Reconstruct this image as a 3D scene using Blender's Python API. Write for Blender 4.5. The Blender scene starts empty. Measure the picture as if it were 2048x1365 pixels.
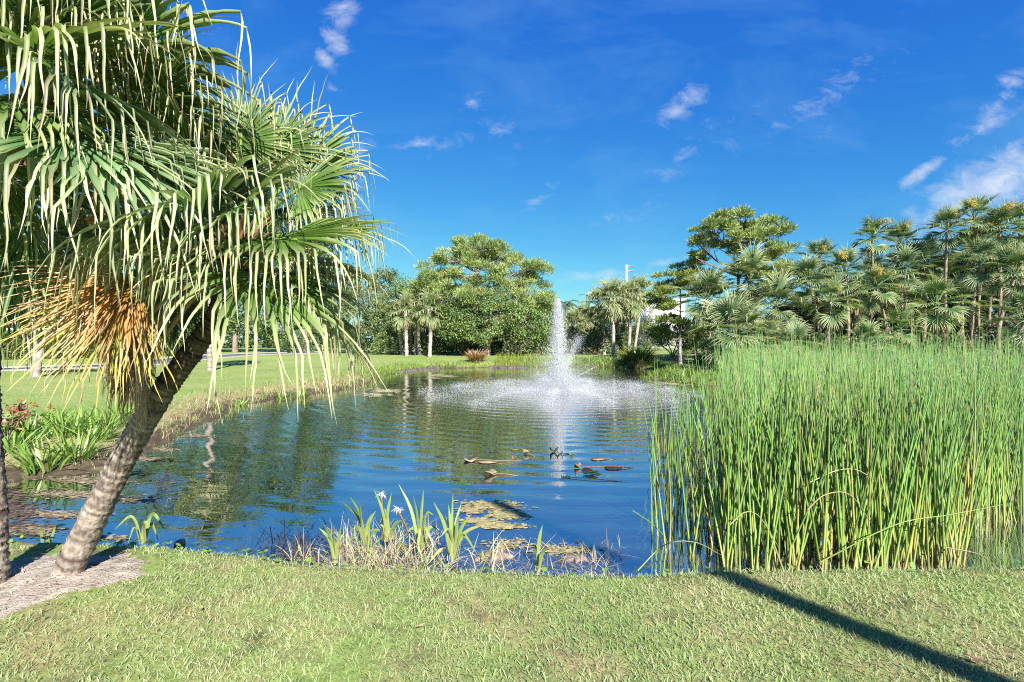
import bpy, math, random
import numpy as np
from mathutils import Vector

# ------------------------------------------------------------------ camera, sky, sun, exposure
scene = bpy.context.scene
col = scene.collection
CAMZ, F, CU, CV = 1.6, 1024.0, 1024.0, 682.5        # photo pixels (2048 wide)
ZW = -0.30                                          # water level
cam_d = bpy.data.cameras.new("camera")
cam = bpy.data.objects.new("camera", cam_d); col.objects.link(cam)
cam.location = (0, 0, CAMZ); cam.rotation_euler = (math.radians(90), 0, 0)
cam_d.lens = 18.0; cam_d.sensor_width = 36.0; cam_d.clip_start = 0.05; cam_d.clip_end = 5000
scene.camera = cam

SUN_EL, SUN_AZ = math.radians(36), math.radians(160)   # azimuth clockwise from +Y: behind the camera, right
sun_vec = Vector((math.sin(SUN_AZ) * math.cos(SUN_EL), math.cos(SUN_AZ) * math.cos(SUN_EL), math.sin(SUN_EL)))
sd_ = bpy.data.lights.new("sun", 'SUN'); sd_.energy = 4.5; sd_.angle = math.radians(0.53); sd_.color = (1.0, 0.955, 0.88)
sun = bpy.data.objects.new("sun", sd_); col.objects.link(sun)
sun.rotation_euler = (-sun_vec).to_track_quat('-Z', 'Y').to_euler()

world = bpy.data.worlds.new("World"); scene.world = world; world.use_nodes = True
scene.view_settings.view_transform = 'Standard'; scene.view_settings.look = 'None'
scene.view_settings.gamma = 1.0; scene.view_settings.exposure = 1.55
SKY_STRENGTH = 0.1


def build_world():
    nt = world.node_tree; N = nt.nodes; L = nt.links; N.clear()
    out = N.new('ShaderNodeOutputWorld'); bg = N.new('ShaderNodeBackground')
    bg.inputs['Strength'].default_value = SKY_STRENGTH
    L.new(bg.outputs[0], out.inputs['Surface'])
    sky = N.new('ShaderNodeTexSky'); sky.sky_type = 'NISHITA'; sky.sun_disc = False
    sky.sun_elevation = SUN_EL; sky.sun_rotation = SUN_AZ
    sky.air_density = 1.0; sky.dust_density = 0.25; sky.ozone_density = 3.0; sky.altitude = 0
    # the photograph's colour grade: one tone curve per channel over the whole sky
    sc_ = N.new('ShaderNodeSeparateColor'); L.new(sky.outputs[0], sc_.inputs[0]); hs = N.new('ShaderNodeCombineColor')
    for i, (k, p) in enumerate(((.080, 1.55), (.345, 1.05), (1.56, .35))):
        a = N.new('ShaderNodeMath'); a.operation = 'POWER'; L.new(sc_.outputs[i], a.inputs[0]); a.inputs[1].default_value = p
        b = N.new('ShaderNodeMath'); b.operation = 'MULTIPLY'; L.new(a.outputs[0], b.inputs[0]); b.inputs[1].default_value = k; L.new(b.outputs[0], hs.inputs[i])
    geo = N.new('ShaderNodeTexCoord'); sep = N.new('ShaderNodeSeparateXYZ'); L.new(geo.outputs['Generated'], sep.inputs[0])

    def math_(op, a, b=None, clamp=False):
        m = N.new('ShaderNodeMath'); m.operation = op; m.use_clamp = clamp
        for i, v in enumerate((a, b)):
            if v is None: continue
            if isinstance(v, (int, float)): m.inputs[i].default_value = v
            else: L.new(v, m.inputs[i])
        return m.outputs[0]
    # direction on a plane high over the ground ahead: world-fixed tangents of azimuth and elevation
    yy = math_('MAXIMUM', sep.outputs['Y'], 0.02)
    px = math_('DIVIDE', sep.outputs['X'], yy); pz = math_('DIVIDE', sep.outputs['Z'], yy)
    comb = N.new('ShaderNodeCombineXYZ'); L.new(px, comb.inputs[0]); L.new(pz, comb.inputs[1])

    def noise(scale, detail, rough, vec, sx=1, sy=1, rot=0):
        mp = N.new('ShaderNodeMapping'); mp.inputs['Scale'].default_value = (sx, sy, 1); mp.inputs['Rotation'].default_value = (0, 0, rot)
        L.new(vec, mp.inputs[0])
        n = N.new('ShaderNodeTexNoise'); n.inputs['Scale'].default_value = scale; n.inputs['Detail'].default_value = detail
        n.inputs['Roughness'].default_value = rough; n.inputs['Distortion'].default_value = 0.4
        L.new(mp.outputs[0], n.inputs['Vector']); return n.outputs['Fac']
    n1 = noise(15, 10, 0.7, comb.outputs[0], 1, 1.7, 0.5)
    n2 = noise(2.6, 8, 0.62, comb.outputs[0], 1, 2.2, 0.45)
    clouds = [  # u, v, half length px, half width px, angle (deg, up to the right), strength
        (685, 15, 60, 34, 60, 1.0), (668, 80, 52, 26, -50, 1.0), (650, 120, 34, 17, -45, 1.0), (380, 45, 60, 25, -40, .75),
        (835, 290, 70, 22, 5, .75), (1365, 212, 75, 30, 40, .8), (1848, 342, 62, 16, 35, 1.05), (1990, 215, 120, 30, 45, .7),
        (2010, 355, 230, 56, 27, 1.35), (2030, 160, 50, 22, 20, .9), (1195, 552, 95, 20, 5, .85), (1330, 525, 80, 14, 12, .7),
        (940, 208, 45, 22, 30, .75), (1080, 395, 70, 18, 40, .55), (1640, 190, 240, 50, 30, .56), (1000, 265, 130, 34, 10, .55), (1360, 320, 160, 44, 40, .5), (1250, 440, 160, 30, 10, .42), (720, 300, 60, 26, 20, .5), (670, 180, 40, 16, -30, .6), (1960, 260, 130, 26, 35, .7), (1650, 265, 60, 14, 5, .6)]
    acc = None
    for (u, v, a, b, ang, st) in clouds:
        x0, z0 = (u - CU) / F, (CV - v) / F; ca, sa = math.cos(math.radians(ang)), math.sin(math.radians(ang))
        mp = N.new('ShaderNodeMapping'); mp.vector_type = 'TEXTURE'
        mp.inputs['Location'].default_value = (x0, z0, 0); mp.inputs['Rotation'].default_value = (0, 0, math.radians(ang))
        mp.inputs['Scale'].default_value = (a / F, b / F, 1)
        L.new(comb.outputs[0], mp.inputs[0])
        ln = N.new('ShaderNodeVectorMath'); ln.operation = 'LENGTH'; L.new(mp.outputs[0], ln.inputs[0])
        f = math_('SUBTRACT', 1.0, math_('MULTIPLY', ln.outputs['Value'], 0.62), True)
        f = math_('MULTIPLY', f, st)
        acc = f if acc is None else math_('MAXIMUM', acc, f)
    ramp = math_('MULTIPLY', math_('SUBTRACT', math_('ADD', math_('MULTIPLY', acc, 0.5), math_('MULTIPLY', n1, 1.25)), 0.82), 1.7, True)
    ramp = math_('MULTIPLY', ramp, math_('MULTIPLY', acc, 1.5, True))
    ci = math_('MULTIPLY', math_('MULTIPLY', math_('SUBTRACT', n2, 0.48), 2.0, True), 0.17)
    fac = math_('MULTIPLY', ramp, 0.80)
    up = math_('MULTIPLY', math_('SUBTRACT', sep.outputs['Y'], 0.05), 5.0, True)
    fac = math_('MULTIPLY', fac, up)
    veil = N.new('ShaderNodeMixRGB'); L.new(math_('MULTIPLY', math_('MULTIPLY', ci, 2.2), up), veil.inputs[0]); L.new(hs.outputs[0], veil.inputs[1]); veil.inputs[2].default_value = (1.1, 2.2, 3.3, 1)
    mix = N.new('ShaderNodeMixRGB'); L.new(fac, mix.inputs[0]); L.new(veil.outputs[0], mix.inputs[1])
    mix.inputs[2].default_value = (3.0, 3.15, 3.45, 1)
    L.new(mix.outputs[0], bg.inputs['Color'])


build_world()
scene.cycles.use_denoising = False
scene.cycles.max_bounces = 6; scene.cycles.transparent_max_bounces = 8; scene.cycles.filter_width = 1.1
scene.cycles.diffuse_bounces = 2; scene.cycles.glossy_bounces = 3; scene.cycles.transmission_bounces = 4
scene.cycles.caustics_reflective = False; scene.cycles.caustics_refractive = False

# ------------------------------------------------------------------ helpers
RNG = np.random.default_rng(11)


def px(u, v, Y):
    return np.array([(u - CU) / F * Y, Y, CAMZ - (v - CV) / F * Y])


def nrm(a):
    a = np.asarray(a, float); return a / (np.linalg.norm(a, axis=-1, keepdims=True) + 1e-12)


class G:
    """collects vertices, faces and colours of one mesh"""
    def __init__(s): s.V, s.Q, s.T, s.C, s.n = [], [], [], [], 0

    def add(s, V, Q=None, T=None, C=(1, 1, 1)):
        V = np.asarray(V, float).reshape(-1, 3)
        C = np.asarray(C, float)
        C = np.broadcast_to(C, V.shape) if C.ndim == 1 else C.reshape(-1, 3)
        if Q is not None and len(Q): s.Q.append(np.asarray(Q, int).reshape(-1, 4) + s.n)
        if T is not None and len(T): s.T.append(np.asarray(T, int).reshape(-1, 3) + s.n)
        s.V.append(V); s.C.append(C); s.n += len(V); return s

    def mesh(s, name, origin=(0, 0, 0), smooth=False):
        V = np.concatenate(s.V) - np.asarray(origin, float); C = np.concatenate(s.C)
        Q = np.concatenate(s.Q) if s.Q else np.zeros((0, 4), int)
        T = np.concatenate(s.T) if s.T else np.zeros((0, 3), int)
        me = bpy.data.meshes.new(name)
        me.vertices.add(len(V)); me.vertices.foreach_set('co', V.astype(np.float32).ravel())
        loops = np.concatenate([Q.ravel(), T.ravel()]).astype(np.int32)
        me.loops.add(len(loops)); me.loops.foreach_set('vertex_index', loops)
        nf = len(Q) + len(T); me.polygons.add(nf)
        starts = np.concatenate([np.arange(len(Q)) * 4, len(Q) * 4 + np.arange(len(T)) * 3]).astype(np.int32)
        me.polygons.foreach_set('loop_start', starts)
        if smooth: me.polygons.foreach_set('use_smooth', np.ones(nf, bool))
        at = me.color_attributes.new('Col', 'FLOAT_COLOR', 'POINT')
        at.data.foreach_set('color', np.concatenate([C, np.ones((len(C), 1))], 1).astype(np.float32).ravel())
        me.update(calc_edges=True); me.validate(); return me


def link(name, me, mat, parent=None, loc=(0, 0, 0), rot=(0, 0, 0), scale=(1, 1, 1)):
    o = bpy.data.objects.new(name, me); col.objects.link(o)
    if me is not None and mat is not None and len(me.materials) == 0: me.materials.append(mat)
    o.location = tuple(float(x) for x in loc); o.rotation_euler = rot; o.scale = scale
    if parent is not None: o.parent = parent
    return o


def tag(o, label=None, cat=None, group=None, kind=None):
    if label: o['label'] = label
    if cat: o['category'] = cat
    if group: o['group'] = group
    if kind: o['kind'] = kind
    return o


def empty(name, loc, label, cat, group=None):
    o = bpy.data.objects.new(name, None); col.objects.link(o); o.location = tuple(float(x) for x in loc)
    o.empty_display_size = 0.2
    return tag(o, label, cat, group)


def curve(P, n):
    """Catmull-Rom through P, n samples"""
    P = np.asarray(P, float); P = np.vstack([2 * P[0] - P[1], P, 2 * P[-1] - P[-2]])
    t = np.linspace(0, len(P) - 3 - 1e-6, n); i = t.astype(int); f = (t - i)[:, None]
    a, b, c, d = P[i], P[i + 1], P[i + 2], P[i + 3]
    return 0.5 * (2 * b + (c - a) * f + (2 * a - 5 * b + 4 * c - d) * f ** 2 + (3 * b - a - 3 * c + d) * f ** 3)


def tube(P, R, sides=6, cap=True):
    P = np.asarray(P, float); n = len(P); R = np.broadcast_to(np.asarray(R, float), (n,))
    d = nrm(np.gradient(P, axis=0))
    up = np.array([0.0, 0, 1]) if abs(d[:, 2]).mean() < 0.8 else np.array([1.0, 0, 0])
    s = nrm(np.cross(d, up)); b = np.cross(s, d)
    th = np.arange(sides) * 2 * np.pi / sides
    V = P[:, None] + R[:, None, None] * (np.cos(th)[None, :, None] * s[:, None] + np.sin(th)[None, :, None] * b[:, None])
    i = np.arange(n - 1)[:, None] * sides; j = np.arange(sides)[None]; j2 = (j + 1) % sides
    Q = np.stack([i + j, i + j2, i + sides + j2, i + sides + j], -1).reshape(-1, 4)
    V = V.reshape(-1, 3); T = []
    if cap:
        V = np.vstack([V, P[-1]]); k = n * sides
        T = [((n - 1) * sides + a, (n - 1) * sides + (a + 1) % sides, k) for a in range(sides)]
    return V, Q, T


def box(x0, x1, y0, y1, z0, z1):
    V = [(x, y, z) for x in (x0, x1) for y in (y0, y1) for z in (z0, z1)]
    Q = [(0, 1, 3, 2), (4, 6, 7, 5), (0, 4, 5, 1), (2, 3, 7, 6), (0, 2, 6, 4), (1, 5, 7, 3)]
    return V, Q


def ribbons(B, az, tilt, bend, Ln, W, c0, c1, steps=3, rng=RNG, twist=0.6, pw=2.0):
    """curved tapering blades: base points, heading, tilt from vertical, extra bend, length, half width"""
    B = np.asarray(B, float); n = len(B); az, tilt, bend, Ln, W = [np.broadcast_to(np.asarray(a, float), (n,)) for a in (az, tilt, bend, Ln, W)]
    c0 = np.broadcast_to(np.asarray(c0, float), (n, 3)); c1 = np.broadcast_to(np.asarray(c1, float), (n, 3))
    tw = az + np.pi / 2 + rng.normal(0, twist, n); S = np.stack([np.cos(tw), np.sin(tw), np.zeros(n)], 1)
    pos = B.copy(); V = np.zeros((n, steps + 1, 2, 3)); C = np.zeros((n, steps + 1, 2, 3))
    for k in range(steps + 1):
        t = k / steps; w = W * (1 - t ** pw) * (0.75 + 0.5 * min(t * 3, 1) * (1 - t)) + 0.0006
        V[:, k, 0] = pos - S * w[:, None]; V[:, k, 1] = pos + S * w[:, None]
        C[:, k] = (c0 + (c1 - c0) * t)[:, None]
        ti = tilt + bend * (k + 0.5) / steps
        pos = pos + (Ln / steps)[:, None] * np.stack([np.sin(ti) * np.cos(az), np.sin(ti) * np.sin(az), np.cos(ti)], 1)
    m = (steps + 1) * 2; base = np.arange(n)[:, None] * m; k = np.arange(steps)[None] * 2
    Q = np.stack([base + k, base + k + 1, base + k + 3, base + k + 2], -1).reshape(-1, 4)
    return V.reshape(-1, 3), Q, None, C.reshape(-1, 3)


def drops(P, r, rng=np.random.default_rng(99)):
    """spray droplets: small randomly turned tetrahedra"""
    P = np.asarray(P, float); n = len(P); r = np.broadcast_to(np.asarray(r, float), (n,)); D = np.array([(1, 1, 1), (1, -1, -1), (-1, 1, -1), (-1, -1, 1)], float) / math.sqrt(3)
    a = rng.uniform(0, 6.28, n); c, s = np.cos(a)[:, None], np.sin(a)[:, None]; V = np.stack([D[None, :, 0] * c - D[None, :, 1] * s, D[None, :, 0] * s + D[None, :, 1] * c, np.repeat(D[None, :, 2], n, 0)], -1) * r[:, None, None] * 1.35
    return (P[:, None] + V).reshape(-1, 3), None, (np.arange(n)[:, None, None] * 4 + np.array([(0, 1, 2), (0, 3, 1), (0, 2, 3), (1, 3, 2)])[None]).reshape(-1, 3)


def leaves(P, D, Nn, Ln, W, c):
    """rhombic leaves at P pointing along D with normals Nn"""
    D = nrm(D); S = nrm(np.cross(D, Nn)); n = len(P); Ln = np.broadcast_to(Ln, (n,))[:, None]; W = np.broadcast_to(W, (n,))[:, None]
    M = np.cross(S, D)
    V = np.stack([P, P + D * Ln * .5 + S * W - M * W * .35, P + D * Ln - M * Ln * .12, P + D * Ln * .5 - S * W - M * W * .35], 1)
    Q = np.arange(n * 4).reshape(n, 4)
    return V.reshape(-1, 3), Q, None, np.repeat(np.broadcast_to(c, (n, 3)), 4, 0)


# ------------------------------------------------------------------ materials
def new_mat(name):
    m = bpy.data.materials.new(name); m.use_nodes = True; nt = m.node_tree; nt.nodes.clear()
    out = nt.nodes.new('ShaderNodeOutputMaterial'); return m, nt, out


def col_node(nt, var=0.25, scale=3.0):
    """colour attribute with a little noise mottling"""
    a = nt.nodes.new('ShaderNodeVertexColor'); a.layer_name = 'Col'
    tc = nt.nodes.new('ShaderNodeTexCoord'); no = nt.nodes.new('ShaderNodeTexNoise')
    no.inputs['Scale'].default_value = scale; no.inputs['Detail'].default_value = 4
    nt.links.new(tc.outputs['Object'], no.inputs['Vector'])
    mr = nt.nodes.new('ShaderNodeMapRange'); mr.inputs[1].default_value = 0.25; mr.inputs[2].default_value = 0.75
    mr.inputs[3].default_value = 1 - var; mr.inputs[4].default_value = 1 + var
    nt.links.new(no.outputs['Fac'], mr.inputs[0])
    mx = nt.nodes.new('ShaderNodeVectorMath'); mx.operation = 'SCALE'
    nt.links.new(a.outputs['Color'], mx.inputs[0]); nt.links.new(mr.outputs[0], mx.inputs['Scale'])
    return mx.outputs[0], no


def leaf_mat(name, trans=0.28, rough=0.5, spec=0.35, var=0.22, scale=3.0):
    m, nt, out = new_mat(name); N = nt.nodes; L = nt.links
    c, _ = col_node(nt, var, scale)
    p = N.new('ShaderNodeBsdfPrincipled'); p.inputs['Roughness'].default_value = rough; p.inputs['Specular IOR Level'].default_value = spec
    L.new(c, p.inputs['Base Color'])
    t = N.new('ShaderNodeBsdfTranslucent'); tm = N.new('ShaderNodeMixRGB'); tm.blend_type = 'MULTIPLY'; tm.inputs[0].default_value = 1
    L.new(c, tm.inputs[1]); tm.inputs[2].default_value = (1.25, 1.2, 0.6, 1); L.new(tm.outputs[0], t.inputs['Color'])
    mx = N.new('ShaderNodeMixShader'); mx.inputs[0].default_value = trans
    L.new(p.outputs[0], mx.inputs[1]); L.new(t.outputs[0], mx.inputs[2]); L.new(mx.outputs[0], out.inputs['Surface'])
    return m


def solid_mat(name, rough=0.85, spec=0.2, var=0.3, scale=8.0, bump=0.3, bdist=0.01, bscale=None):
    m, nt, out = new_mat(name); N = nt.nodes; L = nt.links
    c, no = col_node(nt, var, scale)
    p = N.new('ShaderNodeBsdfPrincipled'); p.inputs['Roughness'].default_value = rough; p.inputs['Specular IOR Level'].default_value = spec
    L.new(c, p.inputs['Base Color'])
    if bump:
        n2 = N.new('ShaderNodeTexNoise'); n2.inputs['Scale'].default_value = bscale or scale * 4; n2.inputs['Detail'].default_value = 6
        tc = N.new('ShaderNodeTexCoord'); L.new(tc.outputs['Object'], n2.inputs['Vector'])
        b = N.new('ShaderNodeBump'); b.inputs['Strength'].default_value = bump; b.inputs['Distance'].default_value = bdist
        L.new(n2.outputs['Fac'], b.inputs['Height']); L.new(b.outputs[0], p.inputs['Normal'])
    L.new(p.outputs[0], out.inputs['Surface']); return m


M_FROND = leaf_mat('palm_frond', 0.30, 0.42, 0.45, 0.2, 2.5)
M_LEAF = leaf_mat('tree_leaf', 0.22, 0.5, 0.35, 0.3, 0.9)
M_NEEDLE = leaf_mat('pine_needle', 0.2, 0.6, 0.25, 0.25, 0.9)
M_GRASS = leaf_mat('grass_blade', 0.3, 0.55, 0.3, 0.25, 1.3)
M_REED = leaf_mat('bulrush_stem', 0.12, 0.45, 0.4, 0.15, 4.0)
M_STRAP = leaf_mat('strap_leaf', 0.3, 0.4, 0.45, 0.15, 6.0)
M_DRY = leaf_mat('dry_plant', 0.2, 0.85, 0.1, 0.3, 5.0)
M_BARK = solid_mat('bark', 0.9, 0.15, 0.4, 6.0, 0.8, 0.03)
M_PALMBARK = solid_mat('palm_bark', 0.9, 0.15, 0.38, 9.0, 0.7, 0.012, 45)
M_ROCK = solid_mat('rock', 0.9, 0.2, 0.3, 7.0, 0.6, 0.03)
M_WALL = solid_mat('painted_wall', 0.8, 0.2, 0.05, 1.0, 0.1, 0.01)
M_MAT = solid_mat('algae', 0.9, 0.2, 0.35, 14.0, 0.8, 0.02, 60)
M_METAL = solid_mat('dark_float', 0.5, 0.4, 0.1, 5.0, 0.0)


def spray_mat():
    m, nt, out = new_mat('spray_water'); N = nt.nodes; L = nt.links
    d = N.new('ShaderNodeBsdfDiffuse'); d.inputs['Color'].default_value = (.93, .95, .98, 1)
    t = N.new('ShaderNodeBsdfTranslucent'); t.inputs['Color'].default_value = (.93, .95, .98, 1)
    a = N.new('ShaderNodeMixShader'); a.inputs[0].default_value = .5; L.new(d.outputs[0], a.inputs[1]); L.new(t.outputs[0], a.inputs[2])
    g = N.new('ShaderNodeBsdfGlossy'); g.inputs['Roughness'].default_value = .15
    b = N.new('ShaderNodeMixShader'); b.inputs[0].default_value = .0; L.new(a.outputs[0], b.inputs[1]); L.new(g.outputs[0], b.inputs[2])
    L.new(b.outputs[0], out.inputs['Surface']); return m


M_SPRAY = spray_mat()


def water_mat():
    m, nt, out = new_mat('pond_water'); N = nt.nodes; L = nt.links
    tc = N.new('ShaderNodeTexCoord')
    wv = N.new('ShaderNodeTexWave'); wv.wave_type = 'RINGS'; wv.rings_direction = 'Z'; wv.wave_profile = 'SIN'
    wv.inputs['Scale'].default_value = 0.62; wv.inputs['Distortion'].default_value = 5.5; wv.inputs['Detail'].default_value = 2.5
    wv.inputs['Detail Scale'].default_value = 0.55; wv.inputs['Detail Roughness'].default_value = 0.55
    L.new(tc.outputs['Object'], wv.inputs['Vector'])
    mp = N.new('ShaderNodeMapping'); mp.inputs['Scale'].default_value = (0.7, 2.4, 1); L.new(tc.outputs['Object'], mp.inputs[0])
    n1 = N.new('ShaderNodeTexNoise'); n1.inputs['Scale'].default_value = 2.6; n1.inputs['Detail'].default_value = 3.0; n1.inputs['Distortion'].default_value = .6
    L.new(mp.outputs[0], n1.inputs['Vector'])
    n3 = N.new('ShaderNodeTexNoise'); n3.inputs['Scale'].default_value = 0.55; n3.inputs['Detail'].default_value = 2
    L.new(tc.outputs['Object'], n3.inputs['Vector'])
    am = N.new('ShaderNodeMapRange'); am.inputs[1].default_value = .35; am.inputs[2].default_value = .68; am.inputs[3].default_value = .25; am.inputs[4].default_value = 1.0
    L.new(n3.outputs['Fac'], am.inputs[0])
    ln = N.new('ShaderNodeVectorMath'); ln.operation = 'LENGTH'; L.new(tc.outputs['Object'], ln.inputs[0])
    fall = N.new('ShaderNodeMapRange'); fall.inputs[1].default_value = 3; fall.inputs[2].default_value = 16.5; fall.inputs[3].default_value = 1.0; fall.inputs[4].default_value = .16
    L.new(ln.outputs['Value'], fall.inputs[0])
    ml = N.new('ShaderNodeMath'); ml.operation = 'MULTIPLY'; L.new(wv.outputs['Fac'], ml.inputs[0]); L.new(am.outputs[0], ml.inputs[1])
    ad = N.new('ShaderNodeMath'); ad.operation = 'MULTIPLY_ADD'; L.new(n1.outputs['Fac'], ad.inputs[0]); ad.inputs[1].default_value = 0.8; L.new(ml.outputs[0], ad.inputs[2])
    m2 = N.new('ShaderNodeMath'); m2.operation = 'MULTIPLY'; L.new(ad.outputs[0], m2.inputs[0]); L.new(fall.outputs[0], m2.inputs[1])
    b = N.new('ShaderNodeBump'); b.inputs['Strength'].default_value = 1.0; b.inputs['Distance'].default_value = 0.0105
    L.new(m2.outputs[0], b.inputs['Height'])
    fr = N.new('ShaderNodeFresnel'); fr.inputs['IOR'].default_value = 1.4; L.new(b.outputs[0], fr.inputs['Normal'])
    gl = N.new('ShaderNodeBsdfGlossy'); gl.inputs['Roughness'].default_value = 0.015; gl.inputs['Color'].default_value = (1, 1, 1, 1); L.new(b.outputs[0], gl.inputs['Normal'])
    df = N.new('ShaderNodeBsdfDiffuse'); df.inputs['Color'].default_value = (0.045, 0.045, 0.040, 1)
    tr = N.new('ShaderNodeBsdfTransparent'); tr.inputs['Color'].default_value = (0.62, 0.66, 0.6, 1)
    bd = N.new('ShaderNodeMixShader'); bd.inputs[0].default_value = 0.5; L.new(df.outputs[0], bd.inputs[1]); L.new(tr.outputs[0], bd.inputs[2])
    ff = N.new('ShaderNodeMath'); ff.operation = 'MULTIPLY_ADD'; L.new(fr.outputs[0], ff.inputs[0]); ff.inputs[1].default_value = .52; ff.inputs[2].default_value = .48
    mx = N.new('ShaderNodeMixShader'); L.new(ff.outputs[0], mx.inputs[0]); L.new(bd.outputs[0], mx.inputs[1]); L.new(gl.outputs[0], mx.inputs[2])
    L.new(mx.outputs[0], out.inputs['Surface']); return m


def ground_mat():
    """lawn; attribute Col: r = bank mud, g = dry grass, b = pond bed"""
    m, nt, out = new_mat('lawn_ground'); N = nt.nodes; L = nt.links
    tc = N.new('ShaderNodeTexCoord')

    def noise(s, d=4, r=.55):
        n = N.new('ShaderNodeTexNoise'); n.inputs['Scale'].default_value = s; n.inputs['Detail'].default_value = d; n.inputs['Roughness'].default_value = r
        L.new(tc.outputs['Object'], n.inputs['Vector']); return n.outputs['Fac']

    def ramp(f, stops):
        r = N.new('ShaderNodeValToRGB'); e = r.color_ramp.elements
        while len(e) < len(stops): e.new(0.5)
        for x, (p, c) in zip(e, stops): x.position = p; x.color = (*c, 1)
        L.new(f, r.inputs[0]); return r.outputs[0]

    def mix(f, a, b):
        x = N.new('ShaderNodeMixRGB'); L.new(a, x.inputs[1]); L.new(b, x.inputs[2]); L.new(f, x.inputs[0]); return x.outputs[0]
    big = noise(0.35, 5); fine = noise(9, 8, .7); tiny = noise(60, 6, .7)
    lawn = ramp(fine, [(0.28, (.11, .18, .04)), (.5, (.17, .245, .06)), (.72, (.26, .32, .10))])
    lawn2 = ramp(fine, [(0.28, (.15, .19, .055)), (.5, (.23, .27, .09)), (.72, (.33, .34, .15))])
    bigf = N.new('ShaderNodeMapRange'); bigf.inputs[1].default_value = .38; bigf.inputs[2].default_value = .62; L.new(big, bigf.inputs[0])
    lawn = mix(bigf.outputs[0], lawn, lawn2)
    a = N.new('ShaderNodeVertexColor'); a.layer_name = 'Col'; sp = N.new('ShaderNodeSeparateColor'); L.new(a.outputs['Color'], sp.inputs[0])
    dry = ramp(tiny, [(.3, (.16, .125, .06)), (.55, (.30, .25, .13)), (.75, (.40, .34, .19))])
    mud = ramp(fine, [(.3, (.035, .026, .018)), (.6, (.10, .075, .05)), (.8, (.2, .16, .1))])
    bed = ramp(fine, [(.3, (.03, .034, .02)), (.6, (.07, .065, .04)), (.8, (.12, .1, .06))])

    def thr(v, n, k=3.0):
        s = N.new('ShaderNodeMath'); s.operation = 'MULTIPLY_ADD'; L.new(n, s.inputs[0]); s.inputs[1].default_value = 1.2; s.inputs[2].default_value = -0.6
        q = N.new('ShaderNodeMath'); q.operation = 'ADD'; L.new(v, q.inputs[0]); L.new(s.outputs[0], q.inputs[1])
        z = N.new('ShaderNodeMath'); z.operation = 'MULTIPLY_ADD'; z.use_clamp = True; L.new(q.outputs[0], z.inputs[0]); z.inputs[1].default_value = k; z.inputs[2].default_value = .5 - k * .5
        return z.outputs[0]
    c = mix(thr(sp.outputs[1], noise(2.2, 5)), lawn, dry)
    c = mix(thr(sp.outputs[0], noise(3.1, 5)), c, mud)
    c = mix(sp.outputs[2], c, bed)
    p = N.new('ShaderNodeBsdfPrincipled'); p.inputs['Roughness'].default_value = .9; p.inputs['Specular IOR Level'].default_value = .1
    L.new(c, p.inputs['Base Color'])
    b = N.new('ShaderNodeBump'); b.inputs['Strength'].default_value = .8; b.inputs['Distance'].default_value = .04; L.new(fine, b.inputs['Height'])
    L.new(b.outputs[0], p.inputs['Normal']); L.new(p.outputs[0], out.inputs['Surface']); return m


# ------------------------------------------------------------------ terrain
POND = np.array([(-3.9, 4.25), (-2.75, 4.08), (-2.1, 3.96), (-1.36, 3.79), (-.43, 3.71), (.6, 3.67), (1.47, 3.70), (2.36, 3.74), (3.4, 3.72), (5, 3.85), (7.5, 4.1), (11, 5),
                 (14, 8), (15, 12), (13.5, 16), (11, 19), (8.6, 21.3), (7.2, 23.5), (6.9, 26), (8.6, 29.5), (9.6, 33), (8, 36.5), (4.7, 38.2), (-.9, 37.2), (-5.6, 35.2), (-6.9, 31.3), (-6.6, 25.5),
                 (-6.4, 20.4), (-7.7, 17.5), (-8.1, 14.8), (-7.1, 11.9), (-6.3, 9.0), (-5.95, 7.5), (-7.0, 6.9), (-8.2, 5.9), (-7.5, 5.0), (-5.3, 4.5)])


def poly_sd(x, y):
    x = np.asarray(x, float); y = np.asarray(y, float)
    best = np.full(x.shape, 1e9); ins = np.zeros(x.shape, bool); n = len(POND)
    for i in range(n):
        ax, ay = POND[i]; bx, by = POND[(i + 1) % n]; ex, ey = bx - ax, by - ay
        t = np.clip(((x - ax) * ex + (y - ay) * ey) / (ex * ex + ey * ey), 0, 1)
        best = np.minimum(best, (x - ax - t * ex) ** 2 + (y - ay - t * ey) ** 2)
        c = ((ay > y) != (by > y)); xi = ax + (y - ay) * ex / (ey if abs(ey) > 1e-9 else 1e-9)
        ins ^= c & (x < xi)
    d = np.sqrt(best); return np.where(ins, -d, d)


def sstep(a, b, v):
    t = np.clip((v - a) / (b - a), 0, 1); return t * t * (3 - 2 * t)


def wob(x, y):
    return (np.sin(x * 1.7 + 1.3) * np.cos(y * 1.9 + .4) + .6 * np.sin(x * 3.7 + y * 2.3) + .4 * np.sin(x * 7.1 - y * 6.3 + 1)) * .5


def gz(x, y):
    x = np.asarray(x, float); y = np.asarray(y, float)
    sd = poly_sd(x, y) + wob(x, y) * np.where(y < 4.8, .035, .16)
    near = (y < 4.9) & (x > -4.2) & (x < 9)
    w = np.where(near, .17, 1.3)
    base = sstep(33, 45, y) * .36 + sstep(11, 20, x) * sstep(4, 14, y) * .25 + .02 * wob(x * .5, y * .5) - sstep(40, 60, abs(x)) * .1
    base = base + .05 * np.exp(-((x + 2.95) ** 2 + (y - 3.3) ** 2) / .5)
    zo = ZW + (base - ZW) * sstep(-.25, 1, sd / w) * 1.0
    zo = np.where(sd < 0, ZW - np.minimum(-sd * .22, .9) + (base - ZW) * sstep(-.25, 1, np.zeros_like(sd)) * np.clip(1 + sd / .05, 0, 1), zo)
    return zo


def axis(segs):
    out = []
    for a, b, st in segs: out.append(np.arange(a, b - 1e-6, st))
    out.append([segs[-1][1]]); return np.unique(np.round(np.concatenate(out), 4))


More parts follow.
